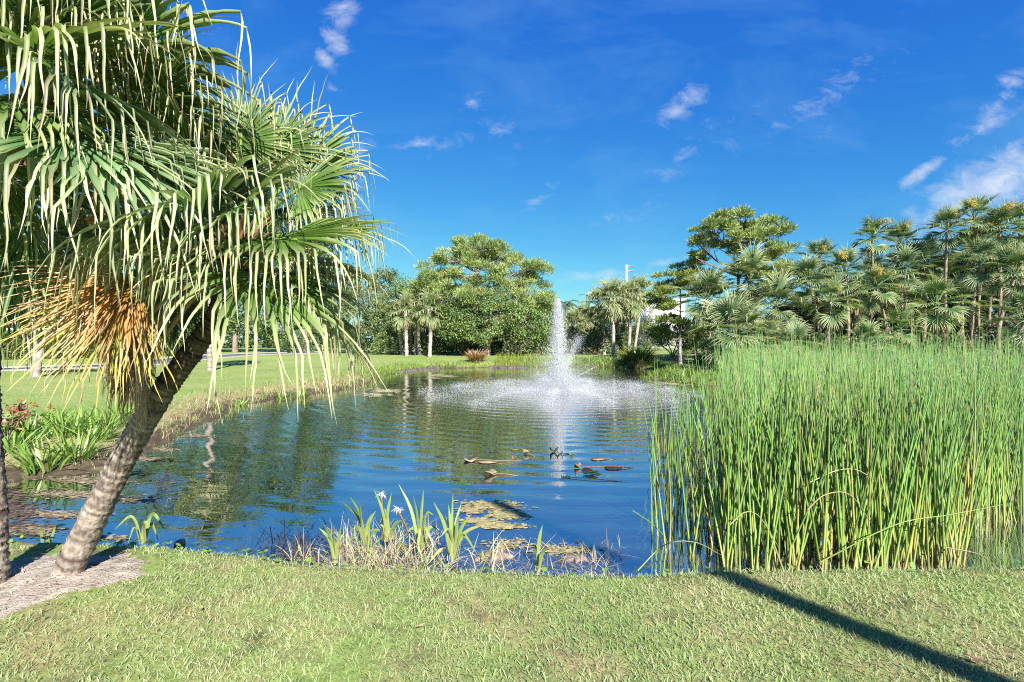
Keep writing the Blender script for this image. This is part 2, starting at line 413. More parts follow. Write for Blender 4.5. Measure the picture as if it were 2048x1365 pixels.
def build_ground():
    xs = axis([(-900, -300, 120), (-300, -80, 20), (-80, -34, 4), (-34, -14, .8), (-14, -6, .25), (-6, 5, .085), (5, 14, .25), (14, 30, .8), (30, 80, 4), (80, 300, 20), (300, 900, 120)])
    ys = axis([(-300, -20, 40), (-20, 0, 2), (0, 3, .3), (3, 4.6, .05), (4.6, 10, .16), (10, 26, .35), (26, 48, .5), (48, 80, 2), (80, 300, 20), (300, 1500, 150)])
    X, Y = np.meshgrid(xs, ys); Z = gz(X, Y)
    sd = poly_sd(X, Y) + wob(X, Y) * .1
    bed = sstep(.02, -.12, sd)
    left = (X < -3.9) & (Y > 3)
    mud = np.where(left, sstep(1.0, .1, sd) * .75, sstep(.7, .0, sd) * .62) * (Y > 4.7) + (Y <= 4.7) * np.maximum(sstep(.12, .0, sd) * .9, .32)
    dry = np.where(left & (Y < 24), sstep(2.4, .4, sd) * .80, sstep(1.2, .0, sd) * .55)
    dry = np.where(Y <= 4.7, .42 + .1 * wob(X * 1.3, Y * 1.3), dry)
    C = np.stack([mud, dry, bed], -1)
    ny, nx = X.shape; i = np.arange(ny - 1)[:, None] * nx + np.arange(nx - 1)[None]
    Q = np.stack([i, i + 1, i + nx + 1, i + nx], -1).reshape(-1, 4)
    g = G().add(np.stack([X, Y, Z], -1), Q, None, C.reshape(-1, 3))
    tag(link('ground', g.mesh('ground', smooth=True), ground_mat()), kind='structure', label='lawn sloping gently round the pond')


build_ground()
FX, FY = px(1118, 785, 19.0)[0], 19.0               # fountain


def build_water():
    g = G(); P = POND.copy(); c = P.mean(0); P = c + (P - c) * 1.0
    # shore vertices pushed 0.5 m under the bank
    n = len(P); nx = np.zeros_like(P)
    for i in range(n):
        e = P[(i + 1) % n] - P[i - 1]; nx[i] = np.array([e[1], -e[0]]) / np.linalg.norm(e)
    P = P + nx * .6
    V = np.column_stack([P, np.full(n, ZW)])
    me = bpy.data.meshes.new('pond_water'); o = np.array([FX, FY, ZW])
    me.from_pydata([tuple(v - o) for v in V], [], [tuple(range(n))]); me.update()
    tag(link('pond_water', me, water_mat(), loc=o), kind='structure', label='dark rippling pond water')


build_water()


def build_road():
    P = curve([(-60, 18), (-40, 23), (-28.5, 28.5), (-25.6, 33), (-24.8, 41), (-21, 54), (-13, 68), (4, 76), (25, 77), (50, 70), (90, 58)], 90)
    d = nrm(np.gradient(P, axis=0)); nn = np.stack([-d[:, 1], d[:, 0]], 1)
    m = solid_mat('asphalt', .85, .2, .15, 2.0, .4, .01, 60); mk = solid_mat('concrete_kerb', .85, .2, .12, 3.0, .2, .005)

    def strip(a, b, dz, h, c):
        A = P + nn * a; B = P + nn * b
        za = np.maximum(gz(A[:, 0], A[:, 1]), gz(B[:, 0], B[:, 1])) + dz
        ring = [np.column_stack([A, za - h]), np.column_stack([A, za]), np.column_stack([B, za]), np.column_stack([B, za - h])]
        V = np.stack(ring, 1); i = np.arange(len(P) - 1)[:, None] * 4; j = np.arange(3)[None]
        Q = np.stack([i + j, i + j + 1, i + j + 5, i + j + 4], -1).reshape(-1, 4)
        return G().add(V, Q, None, c)
    tag(link('road', strip(-1.7, 1.7, .03, .2, (.10, .103, .11)).mesh('road'), m), kind='structure', label='narrow grey road curving past the lawn')
    tag(link('kerb', strip(1.7, 1.95, .11, .3, (.30, .29, .27)).mesh('kerb'), mk), kind='structure', label='pale kerb along the far edge of the road')
    tag(link('kerb', strip(-1.95, -1.7, .06, .3, (.27, .26, .24)).mesh('kerb'), mk), kind='structure', label='pale kerb along the near edge of the road')


build_road()

SAND = np.array([(-8, 2.0), (-5, 1.6), (-3.4, 2.05), (-2.95, 2.7), (-2.6, 3.1), (-2.45, 3.4), (-2.5, 3.72), (-2.9, 3.82), (-3.6, 3.85), (-4.6, 3.95), (-8, 4.2)])


def in_poly(x, y, P):
    ins = np.zeros(np.shape(x), bool)
    for i in range(len(P)):
        ax, ay = P[i]; bx, by = P[(i + 1) % len(P)]
        c = ((ay > y) != (by > y)); ins ^= c & (x < ax + (y - ay) * (bx - ax) / ((by - ay) or 1e-9))
    return ins


def build_sand():
    rng = np.random.default_rng(3)
    xs = np.arange(-8, -2, .04); ys = np.arange(1.5, 4.3, .04); X, Y = np.meshgrid(xs, ys)
    X += rng.normal(0, .012, X.shape); Y += rng.normal(0, .012, X.shape)
    keep = in_poly(X + wob(X * 2, Y * 2) * .12 + wob(X * 8, Y * 9) * .07, Y + wob(Y * 2.3, X * 2.1) * .09 + wob(Y * 10, X * 7) * .06, SAND)
    d = np.full(X.shape, 9.0)
    for i in range(len(SAND)):
        a, b = SAND[i], SAND[(i + 1) % len(SAND)]; e = b - a; t = np.clip(((X - a[0]) * e[0] + (Y - a[1]) * e[1]) / (e @ e), 0, 1); d = np.minimum(d, np.hypot(X - a[0] - t * e[0], Y - a[1] - t * e[1]))
    Z = gz(X, Y) + .020 * sstep(0, .3, d) - .012 + .012 * rng.random(X.shape) + .012 * wob(X * 3, Y * 3)
    t = np.clip(rng.normal(.5, .25, X.shape), 0, 1)[..., None]
    C = (1 - t) * np.array([.24, .19, .15]) + t * np.array([.44, .385, .325])
    ny, nx = X.shape; i = (np.arange(ny - 1)[:, None] * nx + np.arange(nx - 1)[None])
    Q = np.stack([i, i + 1, i + nx + 1, i + nx], -1).reshape(-1, 4); Q = Q[keep.ravel()[Q].all(1)]
    g = G().add(np.stack([X, Y, Z], -1), Q, None, C.reshape(-1, 3))
    tag(link('sand_patch', g.mesh('sand_patch', smooth=True), solid_mat('sand', .95, .1, .25, 12, .9, .02, 70)), kind='structure', label='bare pinkish sand under the palms')
    # litter: bits of straw on the sand
    n = 2600; x = rng.uniform(-6, -2.1, n); y = rng.uniform(1.7, 3.9, n); k = in_poly(x, y, SAND); x, y = x[k], y[k]; n = len(x)
    z = gz(x, y) + .03; t = rng.random((n, 1)); c = (1 - t) * np.array([.3, .2, .13]) + t * np.array([.6, .5, .38])
    g = G().add(*ribbons(np.stack([x, y, z], 1), rng.uniform(0, 6.3, n), rng.normal(1.5, .08, n), 0, rng.uniform(.015, .07, n), .0022, c, c, 2, rng))
    tag(link('sand_litter', g.mesh('sand_litter'), M_DRY), 'scraps of straw and bark lying on the sand', 'litter', kind='stuff')


build_sand()


# ------------------------------------------------------------------ foreground grass
def build_grass():
    rng = np.random.default_rng(5)
    n = 190000
    x = rng.uniform(-5.2, 5.2, n); y = 1.25 + 2.7 * rng.random(n) ** .9
    sd = poly_sd(x, y); edge = SAND_edge = in_poly(x + wob(x * 2, y * 2) * .14 + .02, y + wob(y * 2.3, x * 2.1) * .1, SAND)
    keep = (sd > .03) & ~(edge & (rng.random(n) < .955)) & (abs(x) < y * 1.12 + .8)
    dens = .62 + .38 * sstep(-.6, .6, wob(x * 1.4, y * 1.6) + .5 * wob(x * 5, y * 5)); keep &= rng.random(n) < dens
    x, y = x[keep], y[keep]; n = len(x); z = gz(x, y) - .004
    t = rng.random((n, 1)); k = np.clip(.5 + .45 * wob(x * .9 + 2, y * 1.1) + rng.normal(0, .22, n), 0, 1)[:, None]
    # greener to the left and at the back, straw towards the middle
    green = (1 - t) * np.array([.16, .275, .085]) + t * np.array([.31, .42, .185]); straw = (1 - t) * np.array([.34, .35, .18]) + t * np.array([.50, .47, .29])
    c1 = (green * (1 - k * .6) + straw * k * .6) * 1.07
    brown = rng.random(n) < .08; c1[brown] = np.array([.36, .27, .16]) * rng.uniform(.7, 1.2, (brown.sum(), 1))
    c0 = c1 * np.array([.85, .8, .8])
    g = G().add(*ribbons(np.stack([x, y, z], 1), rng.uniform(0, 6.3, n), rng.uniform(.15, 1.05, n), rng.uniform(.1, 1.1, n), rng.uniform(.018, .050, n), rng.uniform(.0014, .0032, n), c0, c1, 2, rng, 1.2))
    tag(link('lawn_grass', g.mesh('lawn_grass'), M_GRASS), 'coarse mown grass of the near lawn', 'grass', kind='stuff')
    # round leaves of creeping pennywort at the lip
    n = 1500; x = np.concatenate([rng.uniform(-4, -1.2, n // 2), rng.uniform(-1.2, 4.5, n - n // 2)]); y = rng.uniform(3.4, 4.1, n)
    sd = poly_sd(x, y); k = (sd > -.12) & (sd < .22) & (rng.random(n) < np.where(x < -1.5, 1, .55)); x, y = x[k], y[k]; n = len(x); z = np.maximum(gz(x, y), ZW) + rng.uniform(.02, .07, n)
    a = np.linspace(0, 2 * np.pi, 7)[:-1]; r = rng.uniform(.010, .022, n); tl = rng.normal(0, .35, (n, 2))
    V = np.stack([x[:, None] + r[:, None] * np.cos(a), y[:, None] + r[:, None] * np.sin(a), z[:, None] + r[:, None] * (np.cos(a) * tl[:, :1] + np.sin(a) * tl[:, 1:])], -1)
    b = np.arange(n)[:, None] * 6; Q = np.concatenate([b + [0, 1, 2, 3], b + [0, 3, 4, 5]])
    t = rng.random((n, 1)); c = (1 - t) * np.array([.10, .22, .03]) + t * np.array([.22, .34, .06])
    g = G().add(V, Q, None, np.repeat(c, 6, 0)); tag(link('pennywort', g.mesh('pennywort'), M_STRAP), 'small round pennywort leaves along the lawn lip', 'ground cover', kind='stuff')


build_grass()


# ------------------------------------------------------------------ palms
def frond_geo(h, a, R, n, steps, span, fused, droop, rng, cin, ctip, fold=.5, cup=.25, wid=1.0, ragged=.15, pleat=.4, up=None, roll=0.0, snap=None):
    """fan blade: hub h, costa direction a; segments fused inside, free and hanging outside"""
    h = np.asarray(h, float); a = nrm(a); Z = np.array([0, 0, 1.0])
    up = Z if up is None else nrm(up)
    s = np.cross(a, up); s = nrm(s) if np.linalg.norm(s) > .1 else np.array([1.0, 0, 0]); nn = np.cross(s, a)
    s, nn = s * math.cos(roll) + nn * math.sin(roll), nn * math.cos(roll) - s * math.sin(roll)
    th = np.linspace(-span, span, n) + rng.normal(0, .012, n)
    Ls = R * (.74 + .26 * np.cos(th * .75)) * rng.uniform(1 - ragged, 1 + ragged * .5, n)
    d = np.cos(th)[:, None] * a + np.sin(th)[:, None] * s + nn * (cup * np.abs(np.sin(th)) ** 1.5)[:, None]; d = nrm(d)
    ds = -np.sin(th)[:, None] * a + np.cos(th)[:, None] * s
    pos = np.repeat(h[None], n, 0) + d * .02 * R
    dth = 2 * span / (n - 1); dr = droop * rng.uniform(.65, 1.45, n); tf = rng.uniform(fused, min(fused + .4, .95), n) if snap is None else fused + rng.uniform(.0, snap, n); fl = rng.random(n) < fold; folded = np.zeros(n, bool)
    V = np.zeros((n, steps + 1, 3, 3)); C = np.zeros((n, steps + 1, 3, 3)); arc = np.zeros(n)
    cv = rng.uniform(.8, 1.2, (n, 1)); cin = np.asarray(cin); ctip = np.where(rng.random((n, 1)) < (.14 if snap else 0), np.array([.36, .27, .17]), np.asarray(ctip)); tipmix = rng.uniform(.75, 1.2, (n, 1))
    wf = R * fused * math.tan(dth / 2) * 1.04
    for k in range(steps + 1):
        t = k / steps
        b = nrm(ds - (ds * d).sum(1, keepdims=True) * d); m = np.cross(b, d)
        if t <= fused: w = np.maximum(t * R * math.tan(dth / 2) * 1.04, .002)
        else: w = wf * wid * max(1 - ((t - fused) / (1 - fused)) ** 1.6, .04) * .9
        w = np.full(n, w)[:, None]; pl = w * pleat
        V[:, k, 0] = pos - b * w + m * pl; V[:, k, 1] = pos - m * pl; V[:, k, 2] = pos + b * w + m * pl
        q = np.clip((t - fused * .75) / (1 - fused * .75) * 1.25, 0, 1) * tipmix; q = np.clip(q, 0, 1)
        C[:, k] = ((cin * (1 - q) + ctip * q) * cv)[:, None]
        st = (Ls / steps)[:, None]
        g = dr * (.22 if t < fused else 1.15 if snap is None else .8) / steps
        d = d - Z * g[:, None] + rng.normal(0, .012 + .05 * (t > fused), (n, 3)) * np.array([1, 1, .4])
        now = fl & ~folded & (t >= tf); d[now] = d[now] * (.32 if snap is None else .16) - Z * .85; folded |= now
        d = nrm(d); pos = pos + d * st
    base = np.arange(n)[:, None, None] * (steps + 1) * 3; kk = np.arange(steps)[None, :, None] * 3; jj = np.arange(2)[None, None]
    i = base + kk + jj; Q = np.stack([i, i + 1, i + 4, i + 3], -1).reshape(-1, 4)
    return V.reshape(-1, 3), Q, None, C.reshape(-1, 3)


def palm_trunk_geo(P, r0, r1, sides=18, ring=.03, cA=(.23, .19, .15), cB=(.40, .34, .28), flare=.30, rng=RNG, rough=.06, updark=0.0):
    P = np.asarray(P, float); Ln = np.linalg.norm(np.diff(P, axis=0), axis=1).sum(); n = max(int(Ln / ring), 8)
    C = curve(P, n); t = np.linspace(0, 1, n)
    R = (r0 + (r1 - r0) * t) * (1 + flare * np.exp(-t * Ln / .22)); saw = (np.arange(n) % 3) / 3.0
    R = R * (1 + rough * (saw - .4) + rng.normal(0, rough * .35, n))
    V, Q, T = tube(C, R, sides)
    V2 = V[:-1].reshape(n, sides, 3); V2 += (V2 - C[:, None]) * rng.normal(0, rough * .6, (n, sides, 1)); V[:-1] = V2.reshape(-1, 3)
    q = np.clip(rng.normal(.5, .22, (n, 1, 1)) + rng.normal(0, .15, (n, sides, 1)) - .25 * (saw[:, None, None] == 0), 0, 1)
    col_ = (np.array(cA) * (1 - q) + np.array(cB) * q).reshape(-1, 3)
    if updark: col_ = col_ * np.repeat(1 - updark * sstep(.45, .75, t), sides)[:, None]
    return V, Q, T, np.vstack([col_, col_[-1]])


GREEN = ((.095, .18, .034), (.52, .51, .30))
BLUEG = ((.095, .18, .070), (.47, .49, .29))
YELL = ((.24, .27, .03), (.60, .50, .13))
ORNG = ((.42, .21, .05), (.44, .30, .16))
BROWN = ((.36, .24, .165), (.50, .37, .26))
DARKG = ((.065, .155, .022), (.24, .30, .09))


def near_palm(name, label, base, trunk_pts, r0, r1, heart, fronds, seed, cat='palm tree', group=None):
    rng = np.random.default_rng(seed); base = np.asarray(base, float)
    e = empty(name, base, label, cat, group)
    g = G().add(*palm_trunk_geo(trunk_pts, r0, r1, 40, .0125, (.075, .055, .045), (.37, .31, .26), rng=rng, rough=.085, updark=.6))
    link('trunk', g.mesh('trunk', base, False), M_PALMBARK, e)
    # fibrous boot sheaths wrapped round the heart of the crown
    g = G(); top = np.asarray(trunk_pts[-1], float); ax = nrm(heart - top); n = 46
    for i in range(n):
        a = i * 2.4; f = i / n; s = np.array([math.cos(a), math.sin(a), 0]); p = top + ax * (f * .40 - .06) + s * r1 * .9
        V, Q, T = tube([p, p + s * .04 + ax * .1, p + s * .10 + ax * .2], [.022, .014, .004], 5); c = np.array([.15, .085, .045]) * rng.uniform(.6, 1.4)
        g.add(V, Q, T, c)
    link('leaf_bases', g.mesh('leaf_bases', base), M_DRY, e)
    for fr in fronds:
        (u, v, Y, R, colr) = fr[:5]; dr = (fr[5] if len(fr) > 5 else 1.7) * 1.15; tilt = fr[6] if len(fr) > 6 else .22; fold = fr[7] if len(fr) > 7 else .86; upv = fr[8] if len(fr) > 8 else None
        hub = px(u, v, Y); ax = nrm(hub - heart); ax = nrm(ax - np.array([0, 0, tilt]))
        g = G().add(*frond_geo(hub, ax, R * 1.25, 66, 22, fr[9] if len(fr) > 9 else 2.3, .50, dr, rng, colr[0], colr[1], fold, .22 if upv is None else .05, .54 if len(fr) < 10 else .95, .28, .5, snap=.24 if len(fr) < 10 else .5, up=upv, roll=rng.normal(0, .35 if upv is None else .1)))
        fo = link('frond', g.mesh('frond', base, True), M_FROND, e)
        mid = (heart + hub) / 2 + np.array([0, 0, .07]); pc = np.array(colr[0]) * 1.2 + np.array([.06, .06, .0])
        C = curve([heart - nrm(hub - heart) * .05, mid, hub, hub + ax * R * .3], 14)
        V, Q, T = tube(C, np.linspace(.019, .006, 14), 6)
        link('petiole', G().add(V, Q, T, pc).mesh('petiole', base, True), M_STRAP, fo)
    return e


A_base = np.array([px(125, 1155, 3.42)[0], 3.42, gz(-3.0, 3.42) - .02])
A_pts = [A_base + np.array([0, 0, -.06]), A_base + np.array([.02, 0, 0]), px(200, 1010, 3.40), px(262, 890, 3.36), px(325, 785, 3.32), px(390, 695, 3.28), px(432, 632, 3.25), px(452, 580, 3.24)]
A_heart = px(466, 528, 3.23)
A_fronds = [
    (515, 556, 2.80, .78, GREEN, 2.2), (612, 600, 3.02, .60, GREEN, 2.2), (622, 470, 3.08, .50, GREEN), (598, 378, 3.28, .54, GREEN), (482, 285, 3.25, .44, GREEN, 1.2, .0, .6, (.1, -1, .3)), (610, 330, 3.35, .46, GREEN, 1.3, 0, .6, (.3, -1, .5)),
    (520, 325, 3.5, .48, DARKG, 1.2, 0, .4, (.2, -1, .3)), (545, 300, 3.3, .46, GREEN, 1.3, 0, .6, (.3, -1, .4)), (635, 525, 3.45, .48, GREEN), (405, 440, 2.72, .74, BLUEG, 2.3), (385, 345, 3.15, .70, GREEN),
    (335, 480, 3.05, .56, BLUEG), (352, 600, 3.35, .42, DARKG, .7, .6, .1, (0, -1, .2)), (470, 365, 3.75, .62, DARKG), (560, 440, 3.85, .66, GREEN), (605, 415, 3.70, .48, GREEN), (590, 520, 3.7, .56, GREEN),
    (420, 560, 3.9, .6, DARKG), (318, 590, 3.3, .40, DARKG, .8, .8, .15, (.3, -1, .2)), (560, 480, 2.78, .66, GREEN), (470, 430, 2.62, .6, BLUEG, 2.2), (450, 330, 3.6, .5, GREEN),
    (268, 562, 2.72, .42, ORNG, .8, .05, .5, (.15, -1, .5), 1.2), (258, 585, 2.68, .43, ORNG, .9, .45, .5, (.1, -1, .3), 1.2), (252, 606, 2.64, .44, YELL, 1.0, .75, .5, (0, -1, .3), 1.2), (272, 660, 3.0, .34, BROWN, 4.0, 2.4, .9), (288, 690, 3.0, .32, BROWN, 4.5, 2.8, .95), (262, 700, 3.05, .34, BROWN, 4.5, 3.0, .95), (300, 720, 3.05, .30, BROWN, 4.5, 3.0, .95), (278, 745, 3.1, .30, BROWN, 4.5, 3.2, .95)]
palmA = near_palm('fan_palm', 'leaning fan palm with orange dead frond and ringed trunk on sand by the pond', A_base, A_pts, .088, .056, A_heart, A_fronds, 21)

B_base = np.array([px(-20, 1178, 3.28)[0], 3.28, gz(-3.35, 3.28) - .02])
B_heart = px(75, 260, 3.10)
B_pts = [B_base + np.array([0, 0, -.06]), B_base, px(-22, 1000, 3.3), px(-34, 800, 3.3), px(-20, 600, 3.25), px(15, 440, 3.18), px(50, 330, 3.12)]
B_fronds = [
    (40, 140, 2.85, .74, GREEN, 2.0), (100, 70, 2.8, .72, BLUEG, 2.0), (10, 20, 2.7, .7, GREEN, 2.0),
    (212, 305, 2.52, .74, BLUEG, 1.9), (130, 275, 2.40, .68, BLUEG, 2.0), (235, 108, 2.95, .86, GREEN, 1.9), (305, 205, 3.05, .62, GREEN, 1.9), (70, 120, 2.60, .80, GREEN, 2.2), (20, 60, 2.9, .8, GREEN, 2.2),
    (150, 10, 3.1, .66, DARKG, .9, 0, .15), (285, 330, 2.95, .62, GREEN), (325, 285, 3.4, .60, GREEN), (60, 460, 2.9, .66, DARKG, 1.6), (215, 400, 3.2, .55, BLUEG),
    (-20, 330, 2.7, .7, GREEN), (10, 200, 2.45, .72, GREEN, 2.2), (180, 200, 3.7, .8, DARKG), (60, 330, 3.9, .8, DARKG), (230, 330, 3.8, .7, GREEN), (130, 120, 3.5, .8, GREEN), (250, 40, 3.4, .6, DARKG, .9, 0, .2),
    (-90, 200, 3.2, .8, GREEN), (-60, 420, 3.2, .7, GREEN), (20, 540, 3.2, .55, DARKG, 1.4), (170, 440, 3.35, .5, ORNG, 2.5, .6), (290, 140, 3.5, .54, GREEN), (120, 160, 2.5, .7, BLUEG, 2.2)]
palmB = near_palm('fan_palm', 'taller upright fan palm whose trunk stands at the left edge of the sand', B_base, B_pts, .09, .07, B_heart, B_fronds, 22)


# shared fronds for far fan palms, one set per look: azimuth 0, built from the crown's heart
def frond_set(name, cin, ctip, rng, elevs, plen, R, n=24, steps=6, droop=.8, fold=.1, fused=.42, span=2.0):
    out = []
    for el in elevs:
        e = math.radians(el); a = np.array([math.cos(e), 0, math.sin(e)]); hub = a * plen; hub[2] -= .06 * plen
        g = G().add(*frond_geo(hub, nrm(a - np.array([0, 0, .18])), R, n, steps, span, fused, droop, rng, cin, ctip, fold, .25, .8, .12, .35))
        C = curve([(0, 0, 0), hub * .5 + np.array([0, 0, .05 * plen]), hub], 5); V, Q, T = tube(C, [.022, .02, .018, .015, .012], 4)
        g.add(V, Q, T, np.array(cin) * 1.2 + .03); me = g.mesh(name); me.materials.append(M_FROND); out.append(me)
    return out


_r = np.random.default_rng(77)
SETS = {
    'fan': (frond_set('frond', (.075, .145, .060), (.36, .41, .23), _r, (82, 66, 48, 30, 12, -8, -28, -50), .75, .72), None),  # shading contrast put into the colour: inner blades darkened against flat front light
    'fan_bright': (frond_set('frond', (.105, .19, .062), (.42, .46, .23), _r, (82, 66, 48, 30, 12, -8, -28, -50), .75, .72), None),
    'bigfan': (frond_set('frond', (.10, .17, .072), (.46, .49, .28), _r, (80, 62, 44, 26, 8, -12, -32, -55), .9, 1.05, 28, 8, .75), None),
    'sabal': (frond_set('frond', (.14, .195, .068), (.44, .44, .24), _r, (80, 62, 44, 26, 8, -14, -36, -60), .75, .80, 22, 7, 1.5, .25), None)}
DEADSET = frond_set('dead_frond', (.26, .18, .115), (.38, .29, .2), _r, (-68, -80), .55, .6, 18, 6, 2.2, .5)


def flower_mesh():
    g = G(); r = np.random.default_rng(4)
    C = curve([(0, 0, 0), (.25, 0, .5), (.6, 0, .72), (.95, 0, .66)], 10); V, Q, T = tube(C, np.linspace(.02, .008, 10), 4); g.add(V, Q, T, (.40, .33, .08))
    n = 260; i = r.integers(4, 10, n); P = C[i] + np.clip(r.normal(0, .08, (n, 3)), -.13, .13) - np.array([0, 0, .05]); D = r.normal(0, 1, (n, 3)) - np.array([0, 0, .6])
    t = r.random((n, 1)); g.add(*leaves(P, D, r.normal(0, 1, (n, 3)), r.uniform(.06, .14, n), .014, (1 - t) * np.array([.34, .26, .07]) + t * np.array([.48, .39, .14])))
    me = g.mesh('flower_stalk'); me.materials.append(M_DRY); return me


FLOWER = flower_mesh()


def far_palm(name, label, heart, base_xy, kind, nf, scale, seed, r=.09, dead=2, flowers=0, group=None, cat='palm tree', bend=0.0, tcol=((.17, .12, .09), (.33, .25, .2)), top_only=False):
    rng = np.random.default_rng(seed); heart = np.asarray(heart, float); bx, by = base_xy; bz = float(gz(bx, by)); base = np.array([bx, by, bz])
    e = empty(name, base, label, cat, group)
    mid = (base + heart) / 2 + np.array([bend, 0, 0]) + rng.normal(0, .04, 3)
    P = [base - np.array([0, 0, .15]), base + (mid - base) * .3, mid, heart]
    g = G().add(*palm_trunk_geo(P, r, r * .8, 9, .09, tcol[0], tcol[1], .25, rng, .10)); link('trunk', g.mesh('trunk', base, True), M_PALMBARK, e)
    S = SETS[kind][0]; lo = heart - base
    nf = int(nf * (1.45 if kind != 'sabal' else 1.5)); scale *= 1.28
    for k in range(nf):
        f = (k + .5) / nf; m = S[min(int(f * len(S)), len(S) - 1)]; s = scale * rng.uniform(.85, 1.12)
        link('frond', m, None, e, lo, (rng.normal(0, .08), rng.normal(0, .08), k * 2.39996 + rng.normal(0, .2)), (s, s, s))
    for k in range(dead):
        s = scale * rng.uniform(.8, 1.1); link('dead_frond', DEADSET[k % 2], None, e, lo - np.array([0, 0, .1]), (0, 0, rng.uniform(0, 6.28)), (s, s, s))
    for k in range(flowers):
        s = scale * rng.uniform(.8, 1.2); link('flower_stalk', FLOWER, None, e, lo, (0, rng.normal(-.25, .25), k * 2.1 + rng.uniform(0, 1.5) + 3.6), (s, s, s))
    return e


GROVE = 'fan palms of the grove behind the bulrushes'
grove = [  # u, v of crown heart, depth, trunk foot u, kind, fronds, scale, dead, flowers, label
    (1618, 560, 29, 1640, 'fan', 15, .92, 1, 0, 'fan palm at the grove\'s left end beside the tall umbrella pine'),
    (1662, 605, 25, 1668, 'fan_bright', 15, .78, 3, 1, 'short fan palm with brown skirt at the grove\'s left front'),
    (1690, 545, 30, 1700, 'fan', 15, .95, 1, 2, 'fan palm with yellow flower plumes left of the slim tall one'),
    (1640, 520, 33, 1655, 'fan', 14, .9, 1, 2, 'fan palm behind the grove\'s left end, crown against the sky'),
    (1745, 478, 32, 1742, 'fan_bright', 14, .85, 1, 1, 'slim tall fan palm alone against the sky left of the grove\'s peak'),
    (1752, 575, 26, 1772, 'fan_bright', 14, .80, 2, 1, 'fan palm with slanting bare trunk in the grove\'s middle front'),
    (1800, 490, 33, 1806, 'fan', 14, .95, 1, 2, 'fan palm with yellow plumes just right of the slim tall palm'),
    (1810, 545, 30, 1812, 'fan', 15, .95, 2, 0, 'blue green fan palm in the grove behind the slanting trunk'),
    (1718, 600, 31, 1722, 'fan', 13, .8, 3, 0, 'low fan palm in shade between two slender trunks'),
    (1850, 525, 32, 1852, 'fan', 14, .95, 2, 1, 'fan palm in the middle of the grove with ruddy trunk'),
    (1872, 610, 22, 1885, 'fan_bright', 17, .82, 2, 0, 'broad pale fan palm low in front of the grove, silvery fronds'),
    (1895, 462, 30, 1905, 'fan', 15, .92, 1, 2, 'tall fan palm second from the grove\'s highest crown'),
    (1948, 438, 30, 1945, 'fan_bright', 14, .88, 1, 1, 'highest fan palm of the grove, round crown on a thin neck'),
    (1962, 530, 25, 1958, 'fan', 15, .85, 3, 0, 'fan palm with dark stout trunk right of the grove\'s middle'),
    (1998, 460, 29, 2000, 'fan', 15, .95, 1, 3, 'fan palm laden with yellow plumes right of the highest crown'),
    (2040, 455, 29, 2035, 'fan_bright', 15, .95, 0, 3, 'fan palm with golden plumes at the grove\'s right end'),
    (2030, 550, 24, 2005, 'fan', 16, .92, 3, 1, 'fan palm with ruddy leaning trunks at the right edge'),
    (1925, 600, 27, 1915, 'fan', 14, .8, 3, 0, 'shaded fan palm under the grove\'s highest crown'),
    (2050, 640, 20, 2052, 'fan', 15, .75, 1, 0, 'low fan palm cut by the right edge of the picture'),
    (1800, 660, 22, 1800, 'fan_bright', 14, .62, 0, 0, 'dwarf fan palm peeping over the bulrushes in the grove'),
    (1738, 690, 20, 1738, 'fan_bright', 15, .60, 0, 0, 'dwarf silvery fan palm just behind the bulrush tops'),
    (1590, 690, 22, 1590, 'bigfan', 12, .50, 0, 0, 'dwarf blue green fan palm left of the grove by the bulrushes')]
for i, (u, v, Y, fu, kd, nf, sc, dd, fl, lb) in enumerate(grove):
    h = px(u, v, Y); far_palm('grove_palm', lb, h, ((fu - CU) / F * Y, Y + .2), kd, nf, sc, 300 + i, .085 if sc < .9 else .1, dd, fl, GROVE, bend=[.25, -.2, .1, -.3, .15][i % 5])

ORD = 'first second third fourth fifth sixth seventh eighth ninth tenth eleventh twelfth thirteenth fourteenth fifteenth sixteenth'.split()
_gr = np.random.default_rng(909)
for i in range(16):
    u = 1640 + i * 27 + _gr.normal(0, 8); top = np.interp(u, [1600, 1750, 1850, 1950, 2060], [560, 520, 510, 480, 470]); v = top + _gr.uniform(10, 90); Y = _gr.uniform(32, 35)
    far_palm('grove_palm', 'fan palm in the shady back row of the grove, %s from the left' % ORD[i], px(u, v, Y), ((u + _gr.normal(0, 12) - CU) / F * Y, Y), 'fan' if i % 3 else 'fan_bright', 14, .95, 350 + i, .09, 2, i % 2, 'fan palms at the back of the grove', bend=_gr.normal(0, .2))

base_p = [  # fan palms round the foot of the umbrella pine
    (1412, 598, 30, 1420, 'bigfan', 17, .95, 2, 'dense fan palm left of the umbrella pine\'s trunk'),
    (1500, 560, 31, 1492, 'bigfan', 18, .95, 4, 'fan palm with ruddy stem bases right behind the umbrella pine\'s trunk'),
    (1552, 615, 29, 1548, 'bigfan', 16, .9, 2, 'dark fan palm right of the umbrella pine'),
    (1468, 672, 25, 1472, 'bigfan', 22, 1.0, 5, 'large stemless fan palm with spiky open fronds before the umbrella pine'),
    (1530, 690, 26, 1530, 'bigfan', 14, .7, 1, 'smaller fan palm right of the large spiky one')]
for i, (u, v, Y, fu, kd, nf, sc, dd, lb) in enumerate(base_p):
    far_palm('fan_palm', lb, px(u, v, Y), ((fu - CU) / F * Y, Y + .1), kd, nf, sc, 400 + i, .13, dd, 0, 'fan palms round the umbrella pine', bend=.1, tcol=((.2, .11, .08), (.36, .22, .16)))

